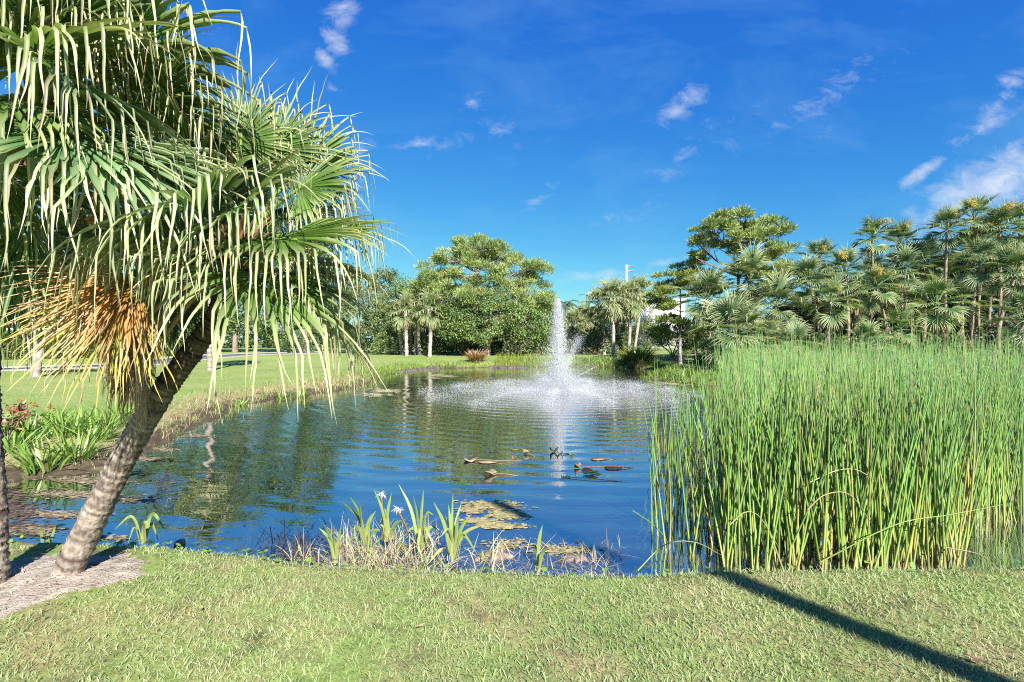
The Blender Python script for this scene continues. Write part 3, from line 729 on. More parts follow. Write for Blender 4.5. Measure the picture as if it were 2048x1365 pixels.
PALE = ((.24, .20, .17), (.46, .41, .36))
SAB = 'cabbage palms left of the fountain'
for i, (u, v, Y, lb) in enumerate([
        (793, 628, 50, 'cabbage palm, leftmost of the pale trunks left of the big pine'), (802, 632, 46, 'cabbage palm, second pale trunk from the left before the dark thicket'),
        (811, 622, 43, 'cabbage palm with stout pale trunk, third from the left'), (819, 636, 48, 'thin cabbage palm behind the stout third pale trunk'),
        (829, 612, 46, 'cabbage palm with tall pale trunk, fifth from the left'), (837, 625, 45, 'cabbage palm with slightly leaning pale trunk, sixth from the left'),
        (847, 628, 49, 'cabbage palm set back between two pale trunks left of the pine'), (857, 618, 42, 'cabbage palm, rightmost pale trunk standing free on the lawn')]):
    h = px(u, v, Y); far_palm('cabbage_palm', lb, h, (h[0] + .1, Y), 'sabal', 13, .95, 500 + i, .17, 1, 0, SAB, bend=[.1, -.1, 0, .12][i % 4], tcol=PALE)
SAB2 = 'cabbage palms right of the fountain'
for i, (u, v, fu, Y, nf, lb) in enumerate([
        (1200, 612, 1209, 46, 18, 'cabbage palm, leftmost of the tall trunks right of the fountain'), (1223, 598, 1226, 43, 20, 'cabbage palm with straight grey trunk, second right of the fountain'),
        (1252, 606, 1243, 49, 18, 'cabbage palm with curved trunk right of the fountain'), (1258, 598, 1257, 46, 20, 'cabbage palm with thick pale trunk under the utility pole'),
        (1282, 588, 1268, 50, 18, 'cabbage palm, rightmost of the tall trunks right of the fountain'), (1150, 650, 1150, 52, 16, 'low cabbage palm with brown skirt right behind the fountain jet'),
        (1172, 640, 1172, 53, 16, 'low cabbage palm between fountain and tall pale trunks')]):
    h = px(u, v, Y); far_palm('cabbage_palm', lb, h, ((fu - CU) / F * Y, Y), 'sabal', nf, 1.12, 520 + i, .16, 2 if i < 5 else 6, 0, SAB2, bend=-.5 if i == 2 else .08, tcol=PALE)


def feather_palm(name, label, heart, base_xy, nf, Ln, seed, r=.14):
    """palm with arching feather fronds"""
    rng = np.random.default_rng(seed); heart = np.asarray(heart, float); base = np.array([*base_xy, float(gz(*base_xy))])
    e = empty(name, base, label, 'palm tree')
    g = G().add(*palm_trunk_geo([base - np.array([0, 0, .2]), base + (heart - base) * .5 + np.array([.12, 0, 0]), heart], r, r * .7, 10, .12, (.26, .22, .19), (.48, .43, .38), .3, rng, .06))
    link('trunk', g.mesh('trunk', base, True), M_PALMBARK, e)
    for k in range(nf):
        az = k * 2.4 + rng.normal(0, .2); el = math.radians(80 - 100 * k / nf); n = 12; P = [np.zeros(3)]; p = np.zeros(3); e_ = el
        for j in range(n):
            e_ -= .16; p = p + Ln / n * np.array([math.cos(e_) * math.cos(az), math.cos(e_) * math.sin(az), math.sin(e_)]); P.append(p)
        P = np.array(P); g = G(); V, Q, T = tube(P, np.linspace(.03, .006, len(P)), 4); g.add(V, Q, T, (.2, .22, .07))
        m = 60; t = rng.uniform(.12, 1, m); C = np.stack([np.interp(t * n, np.arange(n + 1), P[:, a]) for a in range(3)], 1)
        sd = np.where(rng.random(m) < .5, 1, -1)[:, None] * np.array([-math.sin(az), math.cos(az), 0]); d = sd + nrm(P[-1])[None] * .5 - np.array([0, 0, .55])
        g.add(*leaves(C, d, np.array([0, 0, 1.0]) + rng.normal(0, .2, (m, 3)), Ln * .28, .03, np.array([.08, .13, .035]) * rng.uniform(.7, 1.4, (m, 1))))
        link('frond', g.mesh('frond'), M_FROND, e, heart - base)
    return e


h = px(1131, 612, 62); feather_palm('coconut_palm', 'feathery palm top rising behind the thicket right of the jet', h, (h[0], 62), 15, 1.9, 31)
h = px(418, 490, 27.5); far_palm('tall_palm', 'slender palm with pale trunk on the lawn behind the leaning fan palm', h, (h[0] + .05, 27.5), 'sabal', 20, 1.0, 33, .15, 3, 0, tcol=((.2, .16, .14), (.36, .31, .27)))


# ------------------------------------------------------------------ trees
def tree(name, label, u, Y, blobs, kind='leaf', leaf=.17, per=95, r=.18, clump=.55, colr=((.05, .095, .025), (.11, .16, .04)), lean=0, seed=0, group=None, top=None, bark=((.16, .12, .09), (.30, .24, .19)), forks=1, cat='tree', wlim=1.0):
    rng = np.random.default_rng(seed); bx = (u - CU) / F * Y; base = np.array([bx, Y, float(gz(bx, Y))]); colr = np.array(colr) * 1.8
    if kind == 'pine': per = int(per * 1.35)
    e = empty(name, base, label, cat, group); gt, gc = G(), G()
    B = []
    for (bu, bv, dY, ru, rv, ry, nc) in blobs:
        c = px(bu, bv, Y + dY); s = (Y + dY) / F; B.append((c, np.array([ru * s, ry, rv * s]), int(nc * (1.2 if kind == 'pine' else 1.45))))
    topz = max(c[2] + .35 * rr[2] for c, rr, _ in B); tx = px(top if top else u, CV, Y)[0]
    tr = []
    for k in range(forks):
        off = 0 if forks == 1 else (k - (forks - 1) / 2) * .7
        P = curve([base - np.array([0, 0, .2]), base + np.array([off * .25 + lean * .2, 0, (topz - base[2]) * .25]), np.array([(bx + tx) / 2 + lean + off, Y + rng.normal(0, .1), base[2] + (topz - base[2]) * .6]), np.array([tx + off * 1.3, Y, topz])], 16)
        tr.append(P); rr = np.linspace(r, r * .22, 16) * (1 + .5 * np.exp(-np.arange(16) / 1.2)); q = rng.random((16 * 7 + 1, 1))
        V, Q, T = tube(P, rr, 7); gt.add(V, Q, T, np.array(bark[0]) * (1 - q) + np.array(bark[1]) * q)
    cents, dirs = [], []
    bc = np.array(bark[0]) * .5 + np.array(bark[1]) * .5
    for (c, rr, nc) in B:
        P = tr[rng.integers(0, forks)]
        zt = float(c[2] - .5 * rr[2] - .36 * np.hypot(c[0] - P[8, 0], c[1] - P[8, 1]))
        i = int(np.clip(np.argmin(abs(P[:, 2] - max(zt, base[2] + .25 * (topz - base[2])))), 2, 14)); st = P[i]
        end = c - np.array([0, 0, rr[2] * .35]); m = st * .45 + end * .55 + np.array([0, 0, -.12 * np.linalg.norm(end - st) * (.5 if kind == 'leaf' else 1)]) + rng.normal(0, .12, 3)
        limb = curve([st, m, end], 9); V, Q, T = tube(limb, np.linspace(r * .38, r * .12, 9) * wlim, 5); gt.add(V, Q, T, bc * rng.uniform(.8, 1.2))
        d = nrm(rng.normal(0, 1, (nc, 3))); rad = rng.uniform(.45, 1.0, (nc, 1)) ** .6; K = c + d * rad * rr
        for kpt in K:
            j = rng.integers(3, 9); s0 = limb[j]; mm = (s0 + kpt) / 2 + rng.normal(0, .12, 3) - np.array([0, 0, .1])
            V, Q, T = tube(curve([s0, mm, kpt], 5), np.linspace(r * .13, .012, 5) * wlim, 4, False); gt.add(V, Q, T, bc * rng.uniform(.7, 1.25))
        cents.append(K); dirs.append(d)
    K = np.concatenate(cents); nk = len(K); ks = clump * (.88 if kind == 'pine' else 1) * rng.uniform(.65, 1.3, nk)
    tone = np.repeat(np.clip(rng.normal(.5, .28, nk), 0, 1), per)
    P0 = np.repeat(K, per, 0); o = nrm(rng.normal(0, 1, (nk * per, 3)))
    if kind == 'pine':
        # flat pads of upswept needle tufts
        rr = np.repeat(ks, per)[:, None] * rng.random((nk * per, 1)) ** .45; P1 = P0 + o * rr * np.array([1.1, 1.1, .42 if r < .3 else .7]); P1[:, 2] += .05
        D = o * np.array([1, 1, .5]) + np.array([0, 0, .75]) + rng.normal(0, .35, o.shape); Nn = rng.normal(0, 1, o.shape) + np.array([0, 0, .5])
        Ln = leaf * rng.uniform(.8, 1.5, len(P1)); W = leaf * .095
    else:
        rr = np.repeat(ks, per)[:, None] * rng.random((nk * per, 1)) ** .4; P1 = P0 + o * rr * np.array([1, 1, .75])
        D = o * .6 + rng.normal(0, .7, o.shape) - np.array([0, 0, .25]); Nn = np.array([0, 0, 1.0]) + o * .7 + rng.normal(0, .45, o.shape)
        Ln = leaf * rng.uniform(.7, 1.35, len(P1)); W = leaf * .27
    t = np.clip(tone + rng.normal(0, .22, len(P1)), 0, 1)[:, None]; c = np.array(colr[0]) * (1 - t) + np.array(colr[1]) * t
    if kind == 'pine':
        br = rng.random(len(P1)) < .05; c[br] = (.26, .17, .07)
    gc.add(*leaves(P1, D, Nn, Ln, W, c))
    link('trunk', gt.mesh('trunk', base, True), M_BARK, e)
    tag(link('crown', gc.mesh('crown', base), M_NEEDLE if kind == 'pine' else M_LEAF, e), kind='stuff')
    return e


PINEC = ((.085, .130, .038), (.20, .24, .085))
GREYB = ((.22, .18, .16), (.42, .36, .32))
# the big pine behind the fountain and the thicket under it
tree('pine_tree', 'big round-topped pine behind the fountain with grey limbs', 956, 46, [
    (955, 498, 0, 70, 20, 2.2, 20), (915, 512, -1, 50, 16, 1.8, 13), (1000, 512, 1, 48, 18, 1.8, 12), (880, 540, 0, 45, 18, 2, 12), (1030, 540, -1, 55, 18, 1.8, 12), (1075, 545, 0, 26, 14, 1.2, 6),
    (950, 545, -2, 70, 18, 2.2, 16), (855, 560, -1, 30, 14, 1.4, 7), (1060, 575, 0, 40, 16, 1.6, 9), (915, 575, -1, 60, 18, 2, 12), (990, 575, -2, 55, 18, 2, 12), (1080, 610, -1, 36, 24, 1.6, 10), (1005, 615, -3, 34, 14, 1.3, 7), (1010, 655, -3.5, 26, 22, 1.0, 8), (1060, 600, -2.5, 50, 20, 1.6, 12), (862, 585, 0, 50, 24, 2, 14), (900, 600, -2, 60, 22, 2, 14), (960, 600, -3, 60, 22, 1.6, 14), (960, 525, 1, 80, 18, 2, 14)],
    'pine', .30, 135, .33, .60, PINEC, seed=41, bark=GREYB)
TH = 'broadleaf trees of the thicket under the big pine'
OAK = ((.048, .090, .026), (.125, .165, .052))
tree('oak_tree', 'dense oak low before the big pine\'s trunk', 975, 43, [(940, 615, 0, 60, 32, 2, 26), (1000, 630, -.5, 60, 34, 2, 26), (1050, 650, 0, 50, 40, 2, 26), (910, 650, 0, 45, 35, 1.8, 20), (965, 660, -1, 50, 24, 1.6, 16)], 'leaf', .19, 110, .2, .62, OAK, seed=42, group=TH, forks=3)
tree('oak_tree', 'broad oak over the pale palm trunks left of the pine', 840, 47, [(800, 600, 0, 50, 32, 2, 24), (860, 600, -1, 55, 38, 2.2, 28), (835, 570, 1, 45, 22, 2, 16), (780, 640, 0, 30, 30, 1.8, 12), (890, 640, 0, 30, 30, 1.5, 14)], 'leaf', .19, 110, .2, .62, OAK, seed=43, group=TH)
tree('oak_tree', 'thin-topped oak at the thicket\'s left end with ragged twigs against sky', 752, 50, [(765, 560, 0, 28, 20, 1.5, 9), (735, 590, 0, 40, 36, 2, 20), (775, 545, 0, 20, 12, 1, 4), (715, 640, 0, 40, 34, 2, 18), (770, 640, 0, 35, 34, 1.8, 16)], 'leaf', .19, 105, .18, .55, ((.05, .08, .03), (.12, .145, .06)), seed=44, group=TH)
tree('oak_tree', 'dark oak behind the fountain jet at the thicket\'s right end', 1085, 50, [(1080, 640, 0, 45, 40, 2, 26), (1115, 665, 0, 32, 34, 1.6, 18), (1060, 670, -1, 40, 28, 1.5, 16)], 'leaf', .19, 105, .18, .6, ((.06, .085, .03), (.15, .155, .05)), seed=45, group=TH)
tree('oak_tree', 'dark understorey tree deep behind the big pine', 930, 54, [(900, 665, 0, 80, 40, 2, 30), (990, 670, 0, 80, 40, 2, 30), (830, 668, 0, 60, 36, 2, 20), (1070, 680, 0, 50, 30, 2, 16)], 'leaf', .22, 100, .25, .8, ((.03, .06, .02), (.06, .09, .03)), seed=46, group=TH, forks=3)
# right of the fountain
RT = 'dark trees behind the cabbage palms'
tree('oak_tree', 'dark rounded tree behind the leftmost tall palm trunks', 1195, 54, [(1190, 655, 0, 35, 34, 2, 18), (1225, 650, 0, 40, 40, 2, 22), (1170, 680, 0, 30, 20, 2, 10)], 'leaf', .2, 100, .2, .7, ((.03, .058, .022), (.085, .11, .04)), seed=47, group=RT, forks=2)
tree('oak_tree', 'dark tree between the curved and the thick palm trunk', 1255, 56, [(1250, 640, 0, 40, 44, 2, 22), (1280, 665, 0, 35, 34, 2, 16)], 'leaf', .2, 100, .2, .7, ((.03, .058, .022), (.085, .11, .04)), seed=48, group=RT, forks=2)
tree('oak_tree', 'greyish sparse tree right of the tall palm trunks', 1300, 58, [(1300, 650, 0, 36, 34, 2, 18), (1320, 680, 0, 30, 20, 2, 10)], 'leaf', .18, 90, .16, .65, ((.10, .11, .075), (.2, .2, .14)), seed=49, group=RT, forks=2)
# umbrella pine and its neighbours
tree('pine_tree', 'tall umbrella pine with open branching standing among fan palms', 1476, 33, [
    (1480, 442, 0, 62, 18, 1.6, 20), (1430, 462, -.3, 40, 15, 1.3, 11), (1535, 460, .2, 44, 18, 1.4, 14), (1560, 500, 0, 28, 18, 1.2, 9), (1405, 490, 0, 24, 14, 1, 7), (1500, 475, -1, 50, 14, 1.3, 12),
    (1395, 515, .3, 14, 9, .6, 3), (1530, 520, -.4, 36, 9, 1, 6), (1460, 500, .6, 44, 9, 1, 6), (1560, 545, 0, 40, 16, 1.2, 10), (1500, 545, -1, 40, 16, 1, 9), (1590, 560, .5, 30, 20, 1, 8)],
    'pine', .27, 110, .19, .42, PINEC, seed=51, bark=((.10, .085, .085), (.24, .2, .19)), wlim=1.25)
tree('pine_tree', 'pine with layered boughs and pale trunk left of the umbrella pine', 1360, 35, [
    (1375, 535, 0, 34, 18, 1.2, 11), (1345, 565, 0, 40, 16, 1.2, 12), (1318, 590, -.3, 28, 14, 1, 8), (1400, 560, -1, 34, 18, 1.2, 11), (1330, 612, 0, 34, 13, 1, 8), (1345, 648, 0, 36, 12, 1, 9), (1320, 670, -.5, 26, 13, .9, 8), (1385, 665, .4, 34, 16, 1, 9), (1420, 585, -2, 40, 16, 1, 9)],
    'pine', .27, 110, .13, .42, ((.085, .125, .028), (.185, .215, .055)), seed=52, bark=GREYB)
tree('oak_tree', 'little bushy tree with curved stems on the lawn before the white wall', 1345, 40, [(1330, 672, 0, 40, 16, 1.2, 12), (1375, 680, 0, 36, 14, 1.2, 10), (1410, 672, 0, 34, 20, 1.2, 12)], 'leaf', .17, 90, .07, .5, ((.06, .10, .025), (.14, .18, .045)), seed=53, forks=4)
UN = 'broadleaf trees filling the grove'
for i, (u, Y, bl, cc, lb) in enumerate([
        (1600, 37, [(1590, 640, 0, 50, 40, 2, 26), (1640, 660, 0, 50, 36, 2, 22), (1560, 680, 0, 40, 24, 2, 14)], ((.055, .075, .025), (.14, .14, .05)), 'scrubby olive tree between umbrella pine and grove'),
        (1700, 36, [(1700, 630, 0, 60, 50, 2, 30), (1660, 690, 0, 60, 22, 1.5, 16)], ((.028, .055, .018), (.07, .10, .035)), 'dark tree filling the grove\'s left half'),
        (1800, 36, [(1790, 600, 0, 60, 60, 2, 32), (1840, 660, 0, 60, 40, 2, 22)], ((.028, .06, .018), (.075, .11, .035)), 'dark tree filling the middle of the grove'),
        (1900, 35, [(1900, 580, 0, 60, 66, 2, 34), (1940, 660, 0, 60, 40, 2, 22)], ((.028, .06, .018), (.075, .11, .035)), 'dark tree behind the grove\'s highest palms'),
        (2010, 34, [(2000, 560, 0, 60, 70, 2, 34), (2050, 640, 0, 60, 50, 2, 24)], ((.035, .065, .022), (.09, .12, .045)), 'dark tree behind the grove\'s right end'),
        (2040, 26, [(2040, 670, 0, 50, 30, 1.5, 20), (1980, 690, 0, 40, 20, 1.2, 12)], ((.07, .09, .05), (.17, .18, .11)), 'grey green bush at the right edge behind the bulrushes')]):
    tree('understorey_tree', lb, u, Y, [(*b_[:6], int(b_[6] * 2.1)) for b_ in bl], 'leaf', .21, 100, .15, .62, np.array(cc) * .6, seed=60 + i, group=UN, forks=2)  # deep shade of the grove is put into these scaled-down leaf colours
# left background behind the fan palms
LT = 'trees beyond the road on the left'
for i, (u, Y, bl, lb) in enumerate([
        (-60, 44, [(-40, 500, 0, 90, 70, 3, 34), (40, 560, 0, 70, 60, 3, 26)], 'dark tree at far left beyond the clipped hedge'),
        (150, 52, [(140, 500, 0, 90, 60, 3, 30), (200, 570, 0, 80, 50, 3, 26), (90, 600, 0, 60, 40, 2, 16)], 'broad tree beyond the hedge behind the orange frond'),
        (330, 54, [(320, 460, 0, 90, 80, 3, 38), (380, 560, 0, 80, 70, 3, 30), (280, 600, 0, 60, 40, 2, 16)], 'tall tree beyond the hedge behind the palm crown'),
        (470, 56, [(470, 450, 0, 80, 80, 3, 40), (520, 560, 0, 90, 70, 3, 36), (430, 640, 0, 60, 40, 2, 16)], 'tree right of the hedge behind the leaning trunk'),
        (610, 56, [(600, 470, 0, 70, 70, 3, 36), (650, 580, 0, 75, 70, 3, 34), (570, 650, 0, 60, 36, 2, 16)], 'bushy tree where the road bends away')]):
    tree('roadside_tree', lb, u, Y, [(*b_[:6], int(b_[6] * 1.5)) for b_ in bl], 'leaf', .28, 120, .25, .95, ((.04, .078, .022), (.10, .14, .045)), seed=70 + i, group=LT, forks=2)
tree('crape_myrtle', 'small grey-stemmed tree on the left lawn near the road', 72, 23.0, [(60, 600, 0, 70, 30, 1.3, 20), (110, 575, 0, 50, 28, 1.2, 14), (10, 590, 0, 40, 28, 1, 12)], 'leaf', .12, 60, .16, .4, ((.06, .09, .03), (.12, .16, .05)), seed=78, forks=3, bark=((.2, .165, .145), (.36, .30, .27)), wlim=1.4)

# ------------------------------------------------------------------ hedge, shrubs, far wood
def leafy(name, label, base, samples, leaf, c0, c1, seed, cat, group=None, kind=None, up=.5):
    rng = np.random.default_rng(seed); P = np.asarray(samples); n = len(P); o = rng.normal(0, 1, (n, 3))
    t = rng.random((n, 1)); c = np.array(c0) * (1 - t) + np.array(c1) * t
    g = G().add(*leaves(P, o + np.array([0, 0, .3]), rng.normal(0, .6, (n, 3)) + np.array([0, -.5, up]), leaf * rng.uniform(.7, 1.4, n), leaf * .28, c))
    return g


def hedge():
    rng = np.random.default_rng(8); base = np.array([-32, 40, float(gz(-32, 40))]); e = empty('hedge', base, 'long clipped green hedge beyond the road on the left', 'hedge')
    A = np.array([-44, 36.5]); Bp = np.array([-26.5, 45.5]); d = nrm(Bp - A); nn = np.array([d[1], -d[0]]); Ln = np.linalg.norm(Bp - A)
    n = 16000; s = rng.random(n) * Ln; w = rng.uniform(-.8, .8, n); z = rng.uniform(.05, 2.3, n); f = rng.random(n); w = np.where(f < .6, .8 + rng.normal(0, .05, n), w); z = np.where(f >= .6, 2.3 + rng.normal(0, .06, n), z)
    xy = A + s[:, None] * d + w[:, None] * nn; P = np.column_stack([xy, z + .0])
    g = leafy('', '', base, P, .15, (.05, .10, .02), (.13, .19, .045), 8, ''); tag(link('foliage', g.mesh('foliage', base), M_LEAF, e), kind='stuff')
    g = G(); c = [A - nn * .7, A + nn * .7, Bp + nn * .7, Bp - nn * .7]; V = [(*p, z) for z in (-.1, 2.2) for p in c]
    g.add(V, [(0, 1, 5, 4), (1, 2, 6, 5), (2, 3, 7, 6), (3, 0, 4, 7), (4, 5, 6, 7)], None, (.03, .035, .015)); link('dark_core', g.mesh('dark_core', base), M_BARK, e)  # one plain dark box filling the hedge behind its leaves


hedge()


def shrub(name, label, u, v0, Y, w, hgt, n, leaf, c0, c1, seed, group=None, strap=False, mat=None, cat='shrub', dep=None):
    """leafy mound, or (strap) a tuft of arching straps; foot at pixel u, width w px, height h px at depth Y"""
    rng = np.random.default_rng(seed); s = Y / F; x = (u - CU) * s; z = float(gz(x, Y)); z = max(z, ZW); base = np.array([x, Y, z]); rx, rz = w * s / 2, hgt * s; ry = dep or rx * .7
    e = empty(name, base, label, cat, group)
    if strap:
        a = rng.uniform(0, 6.28, n); r = rng.random(n) ** .5 * .55; B = np.column_stack([base[0] + r * rx * np.cos(a), base[1] + r * ry * np.sin(a), np.full(n, z - .02)])
        t = rng.random((n, 1)); c = np.array(c0) * (1 - t) + np.array(c1) * t
        g = G().add(*ribbons(B, a + rng.normal(0, .4, n), rng.uniform(.1, .75, n), rng.uniform(.3, 1.3, n), rz * rng.uniform(.8, 1.35, n), leaf, c, c * 1.25, 4, rng, .5, 3))
        link('foliage', g.mesh('foliage', base), mat or M_STRAP, e)
    else:
        o = nrm(rng.normal(0, 1, (n, 3))); o[:, 2] = abs(o[:, 2]); K = rng.integers(0, 26, n); kc = nrm(rng.normal(0, 1, (26, 3))); kc[:, 2] = abs(kc[:, 2])
        P = base + (kc[K] * .72 + o * .34 * rng.random((n, 1)) ** .4) * np.array([rx, ry, rz])
        g = leafy('', '', base, P, leaf, c0, c1, seed, ''); tag(link('foliage', g.mesh('foliage', base), mat or M_LEAF, e), kind='stuff')
        g = G()
        for k in range(0, 26, 2):
            V, Q, T = tube([base + rng.normal(0, .05, 3) * [1, 1, 0], base + kc[k] * [rx, ry, rz] * .35, base + kc[k] * [rx, ry, rz] * .75], [.03, .02, .008], 4, False); g.add(V, Q, T, (.13, .1, .08))
        link('stems', g.mesh('stems', base), M_BARK, e)
    return e


DK = ((.045, .085, .03), (.12, .165, .055)); MD = ((.08, .14, .04), (.19, .25, .075)); GY = ((.09, .105, .06), (.19, .2, .12))
SH = 'shrubs at the foot of the far trees'
for i, (u, v, Y, w, hh, nn_, cc, lb) in enumerate([
        (775, 700, 47, 70, 48, 1500, MD, 'light green shrub left of the pale palm trunks'), (880, 705, 46, 70, 40, 1400, DK, 'dark shrub right of the free-standing palm trunk'), (925, 706, 46, 60, 46, 1300, DK, 'dark shrub just left of the big pine\'s trunk'),
        (990, 706, 45, 70, 44, 1500, DK, 'dark shrub just right of the big pine\'s trunk'), (1040, 708, 43, 70, 50, 1500, GY, 'grey twiggy shrub left of the fountain jet'), (1085, 706, 44, 60, 56, 1400, MD, 'mid green shrub right behind the fountain jet'),
        (1160, 705, 47, 70, 44, 1400, DK, 'dark shrub between jet and tall trunks'), (1195, 700, 46, 50, 50, 1200, GY, 'grey shrub at the foot of the leftmost tall trunk'), (1240, 700, 48, 60, 44, 1300, DK, 'dark shrub between the tall trunks'),
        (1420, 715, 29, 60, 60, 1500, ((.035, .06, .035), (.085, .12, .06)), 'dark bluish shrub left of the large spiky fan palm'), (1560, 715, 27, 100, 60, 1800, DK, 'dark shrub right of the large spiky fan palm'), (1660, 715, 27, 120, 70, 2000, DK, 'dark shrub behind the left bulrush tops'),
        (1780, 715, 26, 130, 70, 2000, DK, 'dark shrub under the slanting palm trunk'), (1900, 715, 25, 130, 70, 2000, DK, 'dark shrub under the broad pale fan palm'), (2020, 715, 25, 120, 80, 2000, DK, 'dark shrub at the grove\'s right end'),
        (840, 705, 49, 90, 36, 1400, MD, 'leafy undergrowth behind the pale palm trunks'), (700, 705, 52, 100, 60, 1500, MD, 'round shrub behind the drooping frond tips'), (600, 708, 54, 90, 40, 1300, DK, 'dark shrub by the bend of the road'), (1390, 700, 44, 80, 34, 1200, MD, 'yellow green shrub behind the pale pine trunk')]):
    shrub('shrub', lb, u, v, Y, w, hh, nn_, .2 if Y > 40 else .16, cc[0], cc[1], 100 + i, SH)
shrub('ginger_clump', 'yellow green strappy clump on the bank right of the fountain', 1275, 728, 36.5, 70, 36, 420, .035, (.13, .18, .03), (.30, .29, .06), 140, strap=True, dep=1.2)
shrub('fern_clump', 'brown withered fern clump at the far waterline below the pine', 952, 735, 37.6, 40, 24, 330, .03, (.24, .14, .07), (.42, .29, .16), 141, strap=True, mat=M_DRY, dep=.7)
shrub('fern_clump', 'rusty skirt of dry fronds under the yellow green clump', 1278, 733, 35.6, 60, 12, 220, .03, (.22, .14, .08), (.38, .27, .16), 142, strap=True, mat=M_DRY, dep=.6)


def far_wood():
    rng = np.random.default_rng(9); n = 26000; a = rng.uniform(-1.15, 1.15, n); r = rng.uniform(95, 120, n); x, y = r * np.sin(a) * 1.15, r * np.cos(a)
    top = 5.0 + 1.6 * np.sin(a * 23) + 1.2 * np.sin(a * 57 + 1) + .8 * np.sin(a * 101); z = rng.random(n) ** .8 * top
    g = leafy('', '', None, np.column_stack([x, y, z]), 1.0, (.035, .065, .028), (.085, .125, .05), 9, '')
    tag(link('far_wood', g.mesh('far_wood'), M_LEAF), 'distant belt of dark trees closing the view behind everything', 'wood', kind='stuff')


far_wood()


def building(name, label, x0, x1, y0, y1, h, wallc, roofc, wins, hip=False):
    z0 = float(gz((x0 + x1) / 2, y0)) - .2; base = np.array([(x0 + x1) / 2, y0, z0]); e = empty(name, base, label, 'building')
    g = G().add(*box(x0, x1, y0, y1, z0, h), None, wallc); link('wall', g.mesh('wall', base), M_WALL, e)
    g = G()
    if hip:
        o = .6; V = [(x0 - o, y0 - o, h), (x1 + o, y0 - o, h), (x1 + o, y1 + o, h), (x0 - o, y1 + o, h), (x0 + 3, (y0 + y1) / 2, h + 2), (x1 - 3, (y0 + y1) / 2, h + 2)]
        g.add(V, [(0, 1, 5, 4), (2, 3, 4, 5)], [(1, 2, 5), (3, 0, 4)], roofc)
    else: g.add(*box(x0 - .25, x1 + .25, y0 - .25, y1 + .25, h + .003, h + .35), None, roofc)
    link('roof', g.mesh('roof', base), M_WALL, e)
    for (wx, wz, ww, wh) in wins:
        g = G().add(*box(wx - ww / 2, wx + ww / 2, y0 - .06, y0 + .05, wz, wz + wh), None, (.6, .6, .58)); f = link('window', g.mesh('window', base), M_WALL, e)
        g = G().add(*box(wx - ww / 2 + .08, wx + ww / 2 - .08, y0 - .075, y0 - .05, wz + .08, wz + wh - .08), None, (.04, .05, .07)); link('pane', g.mesh('pane', base), M_METAL, f)


bx = px(1335, 600, 82)[0]
building('white_building', 'white two-storey building glimpsed through the pine right of the fountain', bx - 2.6, bx + 2.8, 82, 92, 8.0, (.8, .8, .8), (.78, .78, .78), [(bx - 1.4 + 2.8 * k, z, 1.2, 1.4) for k in range(2) for z in (1.6, 4.4)])
building('white_house', 'low white house beyond the hedge on the left', -62, -46, 62, 72, 3.6, (.74, .74, .72), (.42, .41, .4), [(-59 + 3.4 * k, 1.4, 1.5, 1.3) for k in range(4)], True)


def pole():
    p = px(1253, 530, 74); base = np.array([p[0], 74, float(gz(p[0], 74))]); e = empty('utility_pole', base, 'tall pale utility pole with short arms above the palms', 'utility pole')
    V, Q, T = tube([base, base + (p - base) * .5, p], [.26, .22, .18], 10); link('shaft', G().add(V, Q, T, (.42, .36, .30)).mesh('shaft', base, True), M_BARK, e)
    for dz in (.25, .95, 1.95):
        a = p - np.array([0, 0, dz]); g = G(); V, Q, T = tube([a, a + [.5, 0, .06], a + [.95, 0, .12]], [.07, .06, .05], 6); g.add(V, Q, T, (.35, .33, .32)); arm = link('arm', g.mesh('arm', base), M_METAL, e)
        V, Q, T = tube([a + [.6, 0, .02], a + [.8, 0, .1], a + [1.05, 0, .14]], [.1, .1, .1], 8); link('insulator', G().add(V, Q, T, (.15, .14, .14)).mesh('insulator', base), M_METAL, arm)


pole()


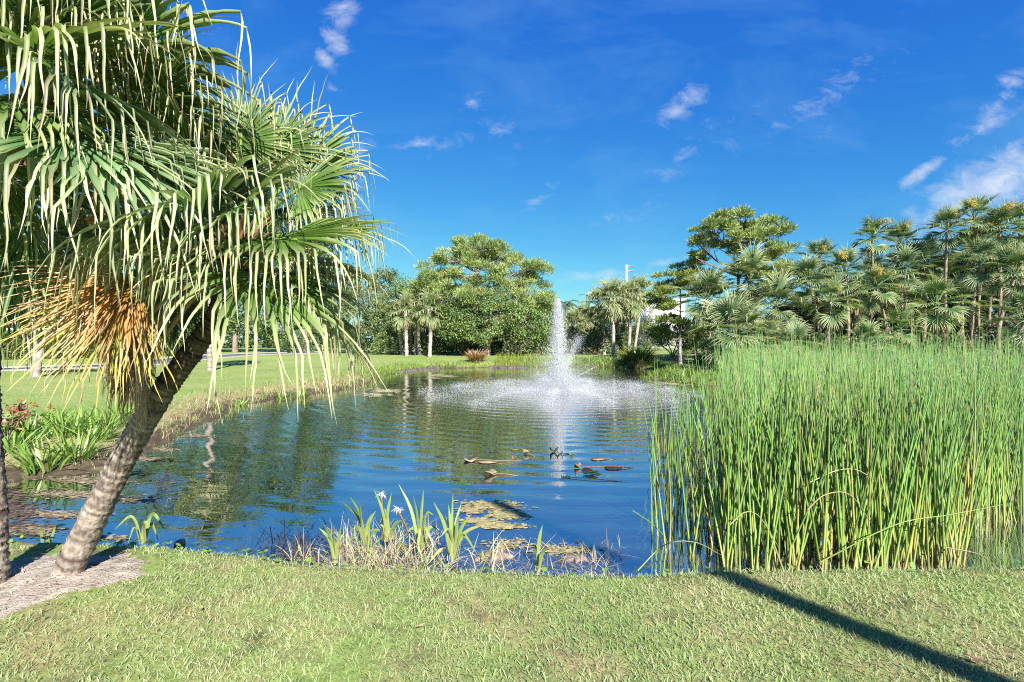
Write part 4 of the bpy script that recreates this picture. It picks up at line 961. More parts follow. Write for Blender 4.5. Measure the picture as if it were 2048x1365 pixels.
# ------------------------------------------------------------------ fountain
def fountain():
    rng = np.random.default_rng(14); base = np.array([FX, FY, ZW]); e = empty('fountain', base, 'pond fountain with tall white jet and a ring of low sprays', 'fountain')
    V, Q, T = tube([base + [0, 0, -.2], base + [0, 0, .0], base + [0, 0, .06], base + [0, 0, .1]], [.35, .42, .36, .12], 20); link('float', G().add(V, Q, T, (.03, .03, .03)).mesh('float', base, True), M_METAL, e)
    V, Q, T = tube([base + [0, 0, .08], base + [0, 0, .22]], [.06, .045], 12); link('nozzle', G().add(V, Q, T, (.05, .05, .05)).mesh('nozzle', base, True), M_METAL, e)
    H = 3.42; g = G()
    zc = np.linspace(.1, H, 60); C = np.column_stack([base[0] + .012 * np.sin(zc * 5) - .015 * zc, np.full(60, base[1]), base[2] + zc]); V, Q, T = tube(C, (.020 + .008 * np.sin(zc * 9) ** 2) * np.clip((H - zc) / .5, .15, 1), 7); g.add(V, Q, T)
    n = 19000; h = H * (1 - rng.random(n) ** 1.15 * .86); sp = .035 + .20 * (1 - h / H) ** .8; P = base + np.column_stack([rng.normal(0, 1, n) * sp - .015 * h, rng.normal(0, 1, n) * sp, h]); g.add(*drops(P, rng.uniform(.0045, .0095, n)))
    n = 4500; q = abs(rng.normal(0, .35, n)); P = base + np.column_stack([rng.normal(-.05, 1, n) * (.025 + .05 * np.minimum(q, 1)) - .05, rng.normal(0, .05, n), H - q + .05]); g.add(*drops(P, rng.uniform(.004, .009, n)))
    tag(link('central_jet', g.mesh('central_jet', base), M_SPRAY, e), kind='stuff')

    def side(dx, dy, top, n, w0, w1, name='side_jet', r=(.003, .006), pw=.8):
        n = int(n * 2.6); g = G(); t = rng.random(n) ** pw; s = w0 + (w1 - w0) * t; P = base + np.column_stack([dx * t + rng.normal(0, 1, n) * s, dy * t + rng.normal(0, 1, n) * s, .12 + top * (t * 1.25 - .25 * t * t) + rng.normal(0, 1, n) * s * .8]); g.add(*drops(P, rng.uniform(*r, n)))
        tag(link(name, g.mesh(name, base), M_SPRAY, e), kind='stuff')
    side(.80, .3, 1.95, 1900, .02, .13); side(1.35, -.3, .85, 220, .008, .03); side(-.55, .5, 1.15, 600, .03, .16); side(-.9, -.2, .6, 500, .03, .14); side(.5, -.8, .6, 500, .03, .12)
    for k in range(13):
        az = k * 2 * np.pi / 13 + .2; R = 4.7 + rng.normal(0, .25); n = 1700; t = .12 + .88 * rng.random(n) ** .5; s = .03 + .14 * t
        c, sn = math.cos(az), math.sin(az); o = rng.normal(0, 1, n) * s; z = .06 + .17 * 4 * t * (1 - t) + rng.normal(0, 1, n) * s * .5; z = np.where(t > .8, abs(rng.normal(0, .03, n)) + np.maximum(z - .05, 0), z)
        P = base + np.column_stack([c * t * R - sn * o, sn * t * R + c * o, np.maximum(z, .004)]); g = G().add(*drops(P, rng.uniform(.0032, .0072, n)))
        tag(link('low_spray', g.mesh('low_spray', base), M_SPRAY, e), kind='stuff')
    n = 48000; r = abs(rng.normal(0, .95, n)) + .02; a = rng.uniform(0, 6.28, n); z = rng.exponential(.50, n) * np.exp(-r * .6) * (1 + .8 * np.exp(-r * 3)); z = np.minimum(z, 1.3 * rng.random(n) ** .5); P = base + np.column_stack([r * np.cos(a), r * np.sin(a), z + .01]); g = G().add(*drops(P, rng.uniform(.0022, .0042, n)))
    n = 14000; r = abs(rng.normal(0, 2.2, n)); a = rng.uniform(0, 6.28, n); P = base + np.column_stack([r * np.cos(a), r * np.sin(a), rng.exponential(.16, n) + .01]); g.add(*drops(P, rng.uniform(.0022, .0042, n)))
    tag(link('droplets', g.mesh('droplets', base), M_SPRAY, e), kind='stuff')
    # the soft body of mist: a real bell of thin white fog, densest at the nozzle
    m, nt, out = new_mat('mist'); N = nt.nodes; L = nt.links; tc = N.new('ShaderNodeTexCoord'); sp = N.new('ShaderNodeSeparateXYZ'); L.new(tc.outputs['Object'], sp.inputs[0])

    def mt(op, a, b=None):
        q = N.new('ShaderNodeMath'); q.operation = op
        for i, v in enumerate((a, b)):
            if v is None: continue
            if isinstance(v, (int, float)): q.inputs[i].default_value = v
            else: L.new(v, q.inputs[i])
        return q.outputs[0]
    r2 = mt('ADD', mt('POWER', sp.outputs[0], 2), mt('POWER', sp.outputs[1], 2)); zz = mt('MAXIMUM', sp.outputs[2], 0)
    near = mt('MULTIPLY', mt('EXPONENT', mt('MULTIPLY', r2, -1.3)), mt('EXPONENT', mt('MULTIPLY', zz, -2.0))); wide = mt('MULTIPLY', mt('EXPONENT', mt('MULTIPLY', r2, -.16)), mt('EXPONENT', mt('MULTIPLY', zz, -7.0)))
    col_ = mt('MULTIPLY', mt('EXPONENT', mt('MULTIPLY', r2, -22.0)), .9)
    dens = mt('ADD', mt('ADD', mt('MULTIPLY', near, 1.25), mt('MULTIPLY', wide, .55)), col_)
    v = N.new('ShaderNodeVolumePrincipled'); v.inputs['Color'].default_value = (.96, .97, 1, 1); L.new(dens, v.inputs['Density']); L.new(v.outputs[0], out.inputs['Volume'])
    prof = [(4.6, .015), (4.4, .35), (2.6, .75), (1.3, 1.35), (.5, 2.2), (.3, 3.2), (.06, 3.45)]; n = 28; th = np.arange(n) * 2 * np.pi / n
    V = np.concatenate([np.column_stack([base[0] + r_ * np.cos(th), base[1] + r_ * np.sin(th), np.full(n, base[2] + z_)]) for r_, z_ in prof]); k = len(prof)
    Q = [(i * n + j, i * n + (j + 1) % n, (i + 1) * n + (j + 1) % n, (i + 1) * n + j) for i in range(k - 1) for j in range(n)]; V = np.vstack([V, base + [0, 0, .015], base + [0, 0, 3.47]])
    T = [(j, k * n, (j + 1) % n) for j in range(n)] + [((k - 1) * n + j, (k - 1) * n + (j + 1) % n, k * n + 1) for j in range(n)]
    tag(link('mist', G().add(V, Q, T).mesh('mist', base), m, e), kind='stuff')


fountain()


# ------------------------------------------------------------------ bulrushes
def bulrushes():
    rng = np.random.default_rng(15)
    REG = np.array([(1.75, 4.25), (2.4, 4.16), (3.75, 4.22), (4.3, 4.9), (6.5, 5.7), (11, 6.2), (14, 9), (13, 14.5), (10.2, 18), (7.6, 18.5), (5.3, 12.5), (3.15, 7.6), (2.25, 5.6)])
    base = np.array([3.2, 5.0, ZW]); e = empty('bulrush_stand', base, 'tall dense stand of green bulrushes in the water at right', 'bulrushes')
    pts = []
    while len(pts) < 6800:
        y = 4.1 + 14.6 * rng.random() ** 1.7; x = rng.uniform(1.4, 14)
        if in_poly(np.array(x), np.array(y), REG): pts.append((x, y))
    pts = np.array(pts)
    eu = 1450 - 150 * rng.random(130) ** 1.5; ey = rng.uniform(4.4, 8.5, 130); ex = np.column_stack([(eu - CU) / F * ey, ey]); pts = np.vstack([pts, ex])
    pts = pts[np.argsort(pts[:, 1] - .25 * rng.random(len(pts)))]
    def stem_geo(Ln, lean, az, r, bend, n=7, sides=4):
        t = np.linspace(0, 1, n); d = lean * t + bend * t ** 2.2; return np.column_stack([Ln * d * math.cos(az), Ln * d * math.sin(az), Ln * t * (1 - .25 * d ** 2)]), r * np.array([1.15, 1.1, 1, .92, .78, .55, .12])

    def cols(n, sides, tint):
        t = np.linspace(0, 1, n)[:, None]; base_c = np.array([.36, .29, .16]); low = np.array([.26, .39, .08]); up_ = np.array([.145, .262, .066])
        q1 = np.clip(.35 + t / .12, 0, 1); q2 = np.clip((t - .12) / .5, 0, 1); c = base_c * (1 - q1) + (low * (1 - q2) + up_ * q2) * q1
        return np.vstack([np.repeat(c * tint, sides, 0), c[-1] * tint])
    vari = []
    for k in range(14):
        P, R = stem_geo(1.0, rng.normal(.02, .06), rng.uniform(0, 6.28), .0074, rng.normal(.03, .06)); V, Q, T = tube(P, R, 5)
        me = G().add(V, Q, T, cols(7, 5, rng.uniform(.65, 1.3) * (np.array([1.7, 1.0, 1.5]) if k in (3, 9) else np.array([rng.uniform(.85, 1.2), 1, rng.uniform(.8, 1.2)])))).mesh('stem', smooth=True); me.materials.append(M_REED); vari.append(me)
    for k, (x, y) in enumerate(pts[:290]):
        Ln = (1.35 + .75 * rng.random() ** .7) * (.97 + .12 * wob(x * 1.6, y * 1.3)) * (.78 if (x / y) < .40 else 1); link('stem', vari[k % 14], None, e, np.array([x, y, ZW - .05]) - base, (rng.normal(0, .10), rng.normal(0, .12) - .10 * np.clip((2.3 - x) / .6, -.6, 1), rng.uniform(0, 6.28)), (1, 1, Ln))
    g = G()
    for (x, y) in pts[290:]:
        Ln = (1.1 + .95 * rng.random() ** .8) * (.97 + .13 * wob(x * 1.1, y * 1.3))
        if rng.random() < .07: Ln *= 1.14
        P, R = stem_geo(Ln * (.8 if (x / y) < .40 else 1), rng.normal(0, .13), rng.uniform(0, 6.28), .0062 if y < 8 else .0078, rng.normal(.02, .04)); V, Q, T = tube(P, R, 3); g.add(V + np.array([x, y, ZW - .05]), Q, T, cols(7, 3, rng.uniform(.7, 1.3) * np.array([rng.uniform(.85, 1.2), 1, rng.uniform(.8, 1.4)]) * (np.array([1.6, .95, 1.3]) if rng.random() < .08 else 1)))
    tag(link('farther_stems', g.mesh('farther_stems', base, True), M_REED, e), kind='stuff')
    # fallen and broken stems that arch across the front
    for (P, c) in [([px(1275, 1142, 3.75), px(1330, 1090, 3.9), px(1390, 1085, 4.0), px(1445, 1112, 4.15)], (.26, .30, .07)), ([px(1640, 1125, 4.1), px(1790, 1050, 4.0), px(1900, 1030, 4.0), px(2005, 1010, 4.05)], (.24, .32, .08)), ([px(1265, 1022, 4.9), px(1300, 1045, 4.8), px(1330, 1075, 4.7), px(1336, 1095, 4.6)], (.15, .24, .05)),
                   ([px(1615, 1020, 4.0), px(1650, 990, 4.0), px(1700, 990, 4.0), px(1745, 1050, 4.1)], (.36, .26, .14)), ([px(1460, 1050, 4.05), px(1490, 1025, 4.1), px(1520, 1035, 4.1), px(1560, 1100, 4.1)], (.33, .28, .14)),
                   ([px(1620, 965, 4.2), px(1680, 940, 4.2), px(1730, 948, 4.2), px(1790, 1010, 4.2)], (.28, .30, .13)), ([px(1890, 1095, 4.2), px(1960, 1110, 4.1), px(2010, 1150, 3.9), px(2030, 1155, 3.9)], (.3, .26, .15))]:
        C = curve(P, 14); V, Q, T = tube(C, np.linspace(.0055, .002, 14), 5); link('fallen_stem', G().add(V, Q, T, c).mesh('fallen_stem', base, True), M_REED, e)


bulrushes()


# ------------------------------------------------------------------ foreground waterside plants
def strap_leaf(P, w, c0, c1, rng, fold=.35):
    """one strap leaf along points P, folded along its midrib"""
    C = curve(P, 12); n = 12; d = nrm(np.gradient(C, axis=0)); view = np.array([rng.normal(0, .35), -1.0, .25]); s = nrm(np.cross(d, view)); m = np.cross(s, d); t = np.linspace(0, 1, n); W = w * np.clip(1 - (2 * np.clip(t - .45, 0, 1)) ** 2.2 * .87, .04, 1) * (.7 + .3 * np.minimum(t * 4, 1))
    V = np.stack([C - s * W[:, None] - m * W[:, None] * fold, C, C + s * W[:, None] - m * W[:, None] * fold], 1)
    i = np.arange(n - 1)[:, None] * 3 + np.arange(2)[None]; Q = np.stack([i, i + 1, i + 4, i + 3], -1).reshape(-1, 4); c = np.array(c0) * (1 - t[:, None]) + np.array(c1) * t[:, None]
    return V.reshape(-1, 3), Q, None, np.repeat(c, 3, 0)


def crinum(label, bu, bv, Y, tips, seed, flowers=()):
    rng = np.random.default_rng(seed); base = px(bu, bv, Y); base[2] = max(base[2], ZW - .02); e = empty('crinum_lily', base, label, 'lily plant', 'crinum lilies at the near waterline')
    for (tu, tv, *o) in tips:
        dy = o[0] if o else rng.uniform(-.15, .15); drop = o[1] if len(o) > 1 else 0; tip = px(tu, tv, Y + dy); b = base + rng.normal(0, .018, 3) * [1, 1, .2]
        mid = b * .5 + tip * .5 + np.array([(tip[0] - b[0]) * -.12, 0, .05 + drop]); t = rng.random(); c0 = np.array([.30, .33, .13]); c1 = np.array([.17, .30, .045]) * (1 - t) + np.array([.26, .36, .09]) * t
        if len(o) > 2: c1 = np.array([.40, .36, .14])
        g = G().add(*strap_leaf([b, mid, tip], rng.uniform(.010, .0155), c0, c1, rng)); link('leaf', g.mesh('leaf', base, True), M_STRAP, e)
    for (fu, fv, su, sv) in flowers:
        f = px(fu, fv, Y + .05); s = px(su, sv, Y + .05); g = G(); V, Q, T = tube(curve([s, (s + f) / 2 + [.01, 0, 0], f], 8), .009, 6); g.add(V, Q, T, (.22, .14, .10)); st = link('flower_stalk', g.mesh('flower_stalk', base, True), M_STRAP, e)
        n = 34; az = rng.uniform(0, 6.28, n); V, Q, T, C = ribbons(np.repeat(f[None], n, 0), az, rng.uniform(.2, 1.4, n), rng.uniform(1.0, 2.4, n), rng.uniform(.045, .08, n), .0035, (.75, .72, .72), (.85, .83, .84), 4, rng); link('blossom', G().add(V, Q, T, C).mesh('blossom', base), M_STRAP, st)


crinum('short yellowing lily tuft at the left of the near clump', 670, 1128, 4.2, [(638, 1056), (664, 1049), (683, 1053), (648, 1050), (690, 1065), (655, 1070), (676, 1080)], 81)
crinum('lily with four tall blades left of the white flower', 728, 1090, 4.55, [(682, 1003), (698, 991), (718, 999), (752, 1022), (740, 1040), (706, 1050), (760, 1060)], 82)
crinum('flowering lily with white spidery blossoms in the near clump', 777, 1084, 4.55, [(747, 978), (783, 986), (769, 1016), (794, 1058), (760, 1050), (806, 1040)], 83, [(763, 990, 764, 1080), (795, 1020, 822, 1080)])
crinum('tallest lily of the near clump, right of the blossoms', 842, 1100, 4.5, [(797, 968), (826, 990), (847, 980), (868, 1030, -.1, .1), (836, 1112, -.25, .18), (815, 1062, 0, .05), (880, 1060, 0, .05), (852, 1040), (870, 1100, -.2, .15)], 84)
crinum('spreading lily standing in water at the right of the near clump', 908, 1118, 4.36, [(867, 1004), (906, 986), (924, 1004), (944, 1027), (969, 1049, -.1, .02, 1), (956, 1112, -.1, .14), (853, 1132, -.25, .06, 1), (890, 1030), (880, 1075, -.2, .1), (916, 1030), (935, 1070, -.1, .05), (897, 1010)], 85)
crinum('lone slim lily shoot in the shallows right of the clump', 1076, 1142, 4.2, [(1085, 1050), (1098, 1095), (1068, 1090), (1090, 1120)], 86)
crinum('drooping sedge in the water right of the leaning trunk', 283, 1088, 4.35, [(228, 1060, 0, .12), (330, 1060, 0, .14), (288, 1045), (255, 1090, -.1, .1), (318, 1085, .1, .12), (300, 1055, 0, .06)], 87)
crinum('two-bladed shoot in the water left of the leaning trunk', 92, 1100, 4.3, [(82, 1052), (135, 1048, 0, .02), (88, 1075)], 88)


def near_litter():
    rng = np.random.default_rng(16); g = G()
    # dry thatch under the lilies
    n = 1150; u = rng.normal(770, 95, n); u = np.clip(u, 585, 985); Y = rng.uniform(4.0, 4.9, n) - .3 * (abs(u - 770) > 110); x = (u - CU) / F * Y; k = poly_sd(x, Y) < .1; x, Y = x[k], Y[k]; n = len(x)
    t = rng.random((n, 1)); c = (1 - t) * np.array([.30, .22, .15]) + t * np.array([.52, .44, .31]); grn = rng.random(n) < .34; c[grn] = (.24, .30, .10)
    g.add(*ribbons(np.column_stack([x, Y, np.full(n, ZW - .02) + rng.uniform(0, .06, n)]), rng.uniform(0, 6.28, n), rng.uniform(.1, 1.3, n), rng.uniform(0, 1.6, n), rng.uniform(.10, .34, n), rng.uniform(.0022, .0045, n), c, c * 1.15, 4, rng))
    tag(link('dry_thatch', g.mesh('dry_thatch'), M_DRY), 'matted dry straw around the near lilies', 'dry grass', kind='stuff')
    g = G(); n = 520; u = rng.uniform(980, 1240, n); Y = rng.uniform(3.85, 4.75, n); x = (u - CU) / F * Y
    t = rng.random((n, 1)); c = (1 - t) * np.array([.24, .19, .13]) + t * np.array([.46, .40, .26])
    g.add(*ribbons(np.column_stack([x, Y, np.full(n, ZW) + rng.uniform(-.01, .01, n)]), rng.uniform(0, 6.28, n), rng.uniform(.6, 1.5, n), rng.uniform(0, 1.2, n), rng.uniform(.05, .26, n), .0024, c, c, 4, rng))
    tag(link('floating_straw', g.mesh('floating_straw'), M_DRY), 'loose straw and dead stalks afloat before the lawn lip', 'dry grass', kind='stuff')
    g = G(); n = 420; u = rng.normal(590, 40, n); Y = 4.6 + rng.normal(0, .28, n); x = (u - CU) / F * Y; c = np.array([.055, .04, .04]) * rng.uniform(.5, 2.2, (n, 1))
    g.add(*ribbons(np.column_stack([x, Y, np.full(n, ZW - .01)]), rng.uniform(0, 6.28, n), rng.uniform(.5, 1.5, n), rng.uniform(-.4, .8, n), rng.uniform(.06, .26, n), .0035, c, c, 3, rng))
    tag(link('drowned_twigs', g.mesh('drowned_twigs'), M_DRY), 'dark tangle of drowned twigs left of the near lilies', 'twigs', kind='stuff')
    # dry and green fringe along the left bank and far shores
    g = G(); pts = []
    for i in range(len(POND)):
        a, b = POND[i], POND[(i + 1) % len(POND)]
        if (a[1] < 4.6 and b[1] < 4.6) or (a[0] > 9.5 and a[1] < 20): continue
        m = int(np.linalg.norm(b - a) * 190); t = rng.random((m, 1)); e = nrm(b - a); nn = np.array([e[1], -e[0]]); pts.append(a + (b - a) * t + nn * (rng.normal(.25, .4, (m, 1)) + rng.exponential(.3, (m, 1))))
    P = np.concatenate(pts); n = len(P); z = np.maximum(gz(P[:, 0], P[:, 1]), ZW - .05); t = rng.random((n, 1)); left = (P[:, 0] < 0) & (P[:, 1] < 24)
    c = np.where(left[:, None] & (rng.random((n, 1)) < .5), (1 - t) * np.array([.34, .27, .16]) + t * np.array([.48, .41, .25]), (1 - t) * np.array([.10, .19, .03]) + t * np.array([.24, .30, .06]))
    s = np.clip(P[:, 1] / 14, .55, 2.0)
    g.add(*ribbons(np.column_stack([P, z]), rng.uniform(0, 6.28, n), rng.uniform(0, .8, n), rng.uniform(.1, 1.2, n), rng.uniform(.08, .26, n) * np.clip(s, .6, 1.3), rng.uniform(.004, .007, n) * s, c, c * 1.1, 3, rng))
    tag(link('bank_grass', g.mesh('bank_grass'), M_GRASS), 'rough grass fringing the far and left banks', 'grass', kind='stuff')
    # low leafy cover on the right spit and below the tall palms
    g = G(); n = 5200; h_ = n // 2
    x = np.concatenate([rng.uniform(7.2, 11.5, h_), rng.uniform(4.6, 10.5, n - h_)]); y = np.concatenate([rng.uniform(22, 28, h_), rng.uniform(35, 40, n - h_)]); sd = poly_sd(x, y); k = (sd > -.25) & (sd < 2.2); x, y = x[k], y[k]; n = len(x); z = np.maximum(gz(x, y), ZW); t = rng.random((n, 1)); c = (1 - t) * np.array([.09, .17, .03]) + t * np.array([.24, .31, .08])
    g.add(*ribbons(np.column_stack([x, y, z]), rng.uniform(0, 6.28, n), rng.uniform(.1, .8, n), rng.uniform(.1, 1.3, n), rng.uniform(.2, .55, n), rng.uniform(.012, .028, n), c, c * 1.15, 3, rng))
    tag(link('bank_herbs', g.mesh('bank_herbs'), M_STRAP), 'low weedy plants on the right bank spit', 'ground cover', kind='stuff')
    # taller reeds at the far shore right below the big pine
    g = G(); n = 1500; x = rng.uniform(-1.2, 3.6, n); y = rng.uniform(37.2, 39.2, n); z = np.maximum(gz(x, y), ZW); t = rng.random((n, 1)); c = (1 - t) * np.array([.16, .22, .03]) + t * np.array([.30, .34, .07])
    g.add(*ribbons(np.column_stack([x, y, z]), rng.uniform(0, 6.28, n), rng.uniform(0, .4, n), rng.uniform(.1, .7, n), rng.uniform(.25, .7, n), .014, c, c * 1.1, 3, rng)); tag(link('shore_reeds', g.mesh('shore_reeds'), M_GRASS), 'yellow green reeds on the far shore below the pine', 'reeds', kind='stuff')


near_litter()

def far_turf():
    # tufts that roughen the lawns across the water
    rng = np.random.default_rng(55); n = 90000; h = n * 2 // 3
    x = np.concatenate([rng.uniform(-32, -6.5, h), rng.uniform(-12, 22, n - h)]); y = np.concatenate([8 + 24 * rng.random(h) ** 1.3, rng.uniform(36, 46, n - h)]); k = (poly_sd(x, y) > .8) & (rng.random(n) < .55 + .45 * wob(x * .8, y * .7)); x, y = x[k], y[k]; n = len(x)
    t = rng.random((n, 1)); c = (1 - t) * np.array([.13, .20, .05]) + t * np.array([.34, .37, .16]); s = np.clip(y / 14, .7, 2.5)
    g = G().add(*ribbons(np.column_stack([x, y, gz(x, y) - .005]), rng.uniform(0, 6.28, n), rng.uniform(.1, 1.0, n), rng.uniform(.1, .9, n), rng.uniform(.035, .075, n), .0045 * s, c * .9, c, 1, rng, 1.2)); tag(link('far_turf', g.mesh('far_turf'), M_GRASS), 'mown grass of the lawns across the water', 'grass', kind='stuff')


far_turf()

# left bank plants
LB = 'strap-leaved plants on the left bank'
for i, (u, v, Y, w, hh, lb) in enumerate([
        (25, 930, 7.6, 110, 70, 'strap-leaved plant at the left edge nearest the mud'), (85, 945, 7.3, 120, 85, 'large strap-leaved plant in front of the bank row, second from the left edge'), (150, 925, 7.7, 120, 85, 'strap-leaved plant in front, just left of the leaning trunk'),
        (60, 895, 8.4, 110, 75, 'strap-leaved plant behind the large front one'), (125, 890, 8.6, 110, 75, 'strap-leaved plant in the middle of the bank row'), (190, 890, 8.7, 100, 70, 'strap-leaved plant in the bank row touching the dry skirt of the trunk'),
        (160, 862, 9.6, 100, 60, 'pale strap-leaved plant at the back of the bank row'), (215, 865, 9.6, 90, 60, 'strap-leaved plant at the back, left of the dry skirt'), (235, 845, 10.4, 80, 55, 'smallest strap-leaved plant at the back end of the row'), (105, 860, 9.5, 90, 55, 'strap-leaved plant at the back near the red crotons')]):
    shrub('strap_leaved_plant', lb, u, v, Y, w, hh * .78, 60, .016, (.10, .21, .03), (.24, .33, .08), 160 + i, LB, True, dep=.4, cat='plant')
for i, (u, Y, w, hh, lb) in enumerate([(565, 16.8, 50, 18, 'small strap-leaved tuft on the bank under the hanging frond'), (600, 17.5, 50, 18, 'small strap-leaved tuft right of its twin on the far left bank'), (480, 15.0, 40, 14, 'lowest strap-leaved tuft on the left bank by the dry grass')]):
    shrub('strap_leaved_plant', lb, u, 0, Y, w, hh, 45, .018, (.12, .20, .04), (.26, .33, .1), 175 + i, LB, True, dep=.4, cat='plant')


def croton(label, u, v, Y, hgt, seed):
    rng = np.random.default_rng(seed); x = (u - CU) / F * Y; base = np.array([x, Y, float(gz(x, Y))]); e = empty('croton', base, label, 'shrub', 'red crotons at the left edge'); g = G()
    tips = []
    for k in range(7):
        d = nrm(np.array([rng.normal(0, .45), rng.normal(0, .4), 1])); V, Q, T = tube([base, base + d * hgt * .5, base + d * hgt * .85], [.012, .009, .005], 5); g.add(V, Q, T, (.2, .15, .12)); tips += [base + d * hgt * f for f in (.5, .65, .8, .88)]
    link('stems', g.mesh('stems', base), M_BARK, e)
    for p in tips:
        n = 5; D = rng.normal(0, 1, (n, 3)) + [0, 0, .5]; pal = np.array([(.26, .05, .04), (.36, .13, .10), (.36, .27, .06), (.14, .20, .05), (.16, .22, .05)])
        V, Q, T, C = leaves(np.repeat(p[None], n, 0), D, rng.normal(0, .4, (n, 3)) + [0, -.6, .6], rng.uniform(.09, .16, n), .018, pal[rng.integers(0, 5, n)]); link('leaf_whorl', G().add(V, Q, T, C).mesh('leaf_whorl', base), M_STRAP, e)


croton('red and yellow croton at the left edge of the bank', 12, 905, 7.9, .55, 1); croton('taller pinkish croton behind the strap-leaved plants', 45, 880, 8.8, .62, 2)


# ------------------------------------------------------------------ floating mats, rocks, lily pads
def mat_piece(name, label, u, v, w, h, seed, c0, c1, cat, group=None, z=ZW, thick=.006, lift=.002, mat=None):
    """irregular floating patch with its own thickness; pixel centre and size on the water"""
    rng = np.random.default_rng(seed); Y = (CAMZ - z) * F / (v - CV); x = (u - CU) / F * Y; s = Y / F; rx = w * s / 2; ry = h * s / 2 * Y / (CAMZ - z)
    n = 40; a = np.linspace(0, 2 * np.pi, n, endpoint=False); r = 1 + sum(rng.normal(0, .34 / k ** .55) * np.sin(k * a + rng.uniform(0, 6.28)) for k in range(2, 14)); r = np.clip(r, .25, 2); base = np.array([x, Y, z])
    rings = []
    for f, zz in ((1.0, -.02), (1.0, lift), (.92, thick * .7), (.6, thick), (.25, thick * 1.1)): rings.append(np.column_stack([x + rx * r * f * np.cos(a), Y + ry * r * f * np.sin(a), z + zz + rng.normal(0, thick * .18, n) * (f < 1)]))
    V = np.vstack(rings + [[(x, Y, z + thick)]]); Q = []
    for k in range(4):
        for j in range(n): Q.append((k * n + j, k * n + (j + 1) % n, (k + 1) * n + (j + 1) % n, (k + 1) * n + j))
    T = [(4 * n + j, 4 * n + (j + 1) % n, 5 * n) for j in range(n)]; t = np.clip(rng.normal(.5, .3, (len(V), 1)), 0, 1)
    return tag(link(name, G().add(V, Q, T, np.array(c0) * (1 - t) + np.array(c1) * t).mesh(name, base, True), mat or M_MAT, None, base), label, cat, group)


def scum(name, label, streaks, c0, c1, seed, size=.022):
    """drifting algae: many thin ragged flakes floating in streaks (u, v, w, h, count)"""
    rng = np.random.default_rng(seed); P = []
    for (u, v, w, h, n) in streaks:
        n = int(n * 1.2)
        uu = u + rng.normal(0, w * .3, n); vv = np.maximum(v + rng.normal(0, h * .32, n) + (uu - u) * .04, 700); Y = (CAMZ - ZW) * F / (vv - CV); P.append(np.column_stack([(uu - CU) / F * Y, Y]))
    P = np.concatenate(P); P = P[poly_sd(P[:, 0], P[:, 1]) < .05]; n = len(P); a = np.linspace(0, 2 * np.pi, 8)[:-1]; sc = size * rng.uniform(.5, 1.7, (n, 1)) * (P[:, 1:] / 5) ** .5
    r = sc * rng.uniform(.5, 1.3, (n, 7)); V = np.stack([P[:, :1] + 1.7 * r * np.cos(a), P[:, 1:] + r * np.sin(a), ZW + .002 + rng.uniform(0, .006, (n, 1)) + r * 0], -1)
    b = np.arange(n)[:, None] * 7; Q = np.concatenate([b + [0, 1, 2, 3], b + [0, 3, 4, 5]]); T = b + [0, 5, 6]; t = rng.random((n, 1))
    g = G().add(V, Q, T, np.repeat(np.array(c0) * (1 - t) + np.array(c1) * t, 7, 0)); tag(link(name, g.mesh(name), M_MAT), label, 'algae', kind='stuff')


scum('algae_mat', 'yellowish algae drifting right of the near lilies', [(985, 1012, 90, 14, 420), (1015, 1030, 60, 14, 300), (960, 1042, 60, 10, 160), (1000, 1052, 80, 10, 260), (940, 1022, 40, 10, 120), (1010, 1090, 70, 14, 90), (1120, 1100, 110, 16, 130)], (.20, .17, .07), (.42, .36, .18), 200, .012)
scum('algae_streaks', 'tan algae streaks drifting along the left bank', [(295, 918, 60, 8, 130), (180, 962, 140, 12, 330), (150, 990, 170, 14, 380), (110, 1030, 110, 12, 220), (260, 1000, 70, 8, 110), (240, 945, 90, 9, 170), (60, 1060, 80, 14, 160), (200, 1075, 80, 10, 120), (390, 872, 70, 6, 110), (330, 900, 60, 6, 90)], (.13, .10, .055), (.34, .27, .17), 201, .013)
mat_piece('rock', 'flat tan rock in the shallows right of the lilies', 986, 1112, 58, 20, 230, (.17, .13, .10), (.30, .24, .19), 'rock', 'tan rocks in the shallows', thick=.022, mat=M_ROCK)
mat_piece('rock', 'half-sunk tan rock before the lawn lip, right of the lone shoot', 1150, 1116, 44, 16, 231, (.13, .10, .09), (.24, .19, .16), 'rock', 'tan rocks in the shallows', thick=.014, mat=M_ROCK)
mat_piece('rock', 'small pinkish rock by the lawn lip right of the leaning trunk', 358, 1091, 14, 8, 232, (.40, .27, .22), (.5, .36, .3), 'rock', thick=.04, mat=M_ROCK)
scum('root_mud', 'dark muddy root litter at the left edge behind the upright palm trunk', [(20, 1020, 110, 30, 500), (40, 1058, 110, 20, 400), (10, 990, 80, 20, 200)], (.03, .022, .018), (.15, .11, .08), 203, .014)

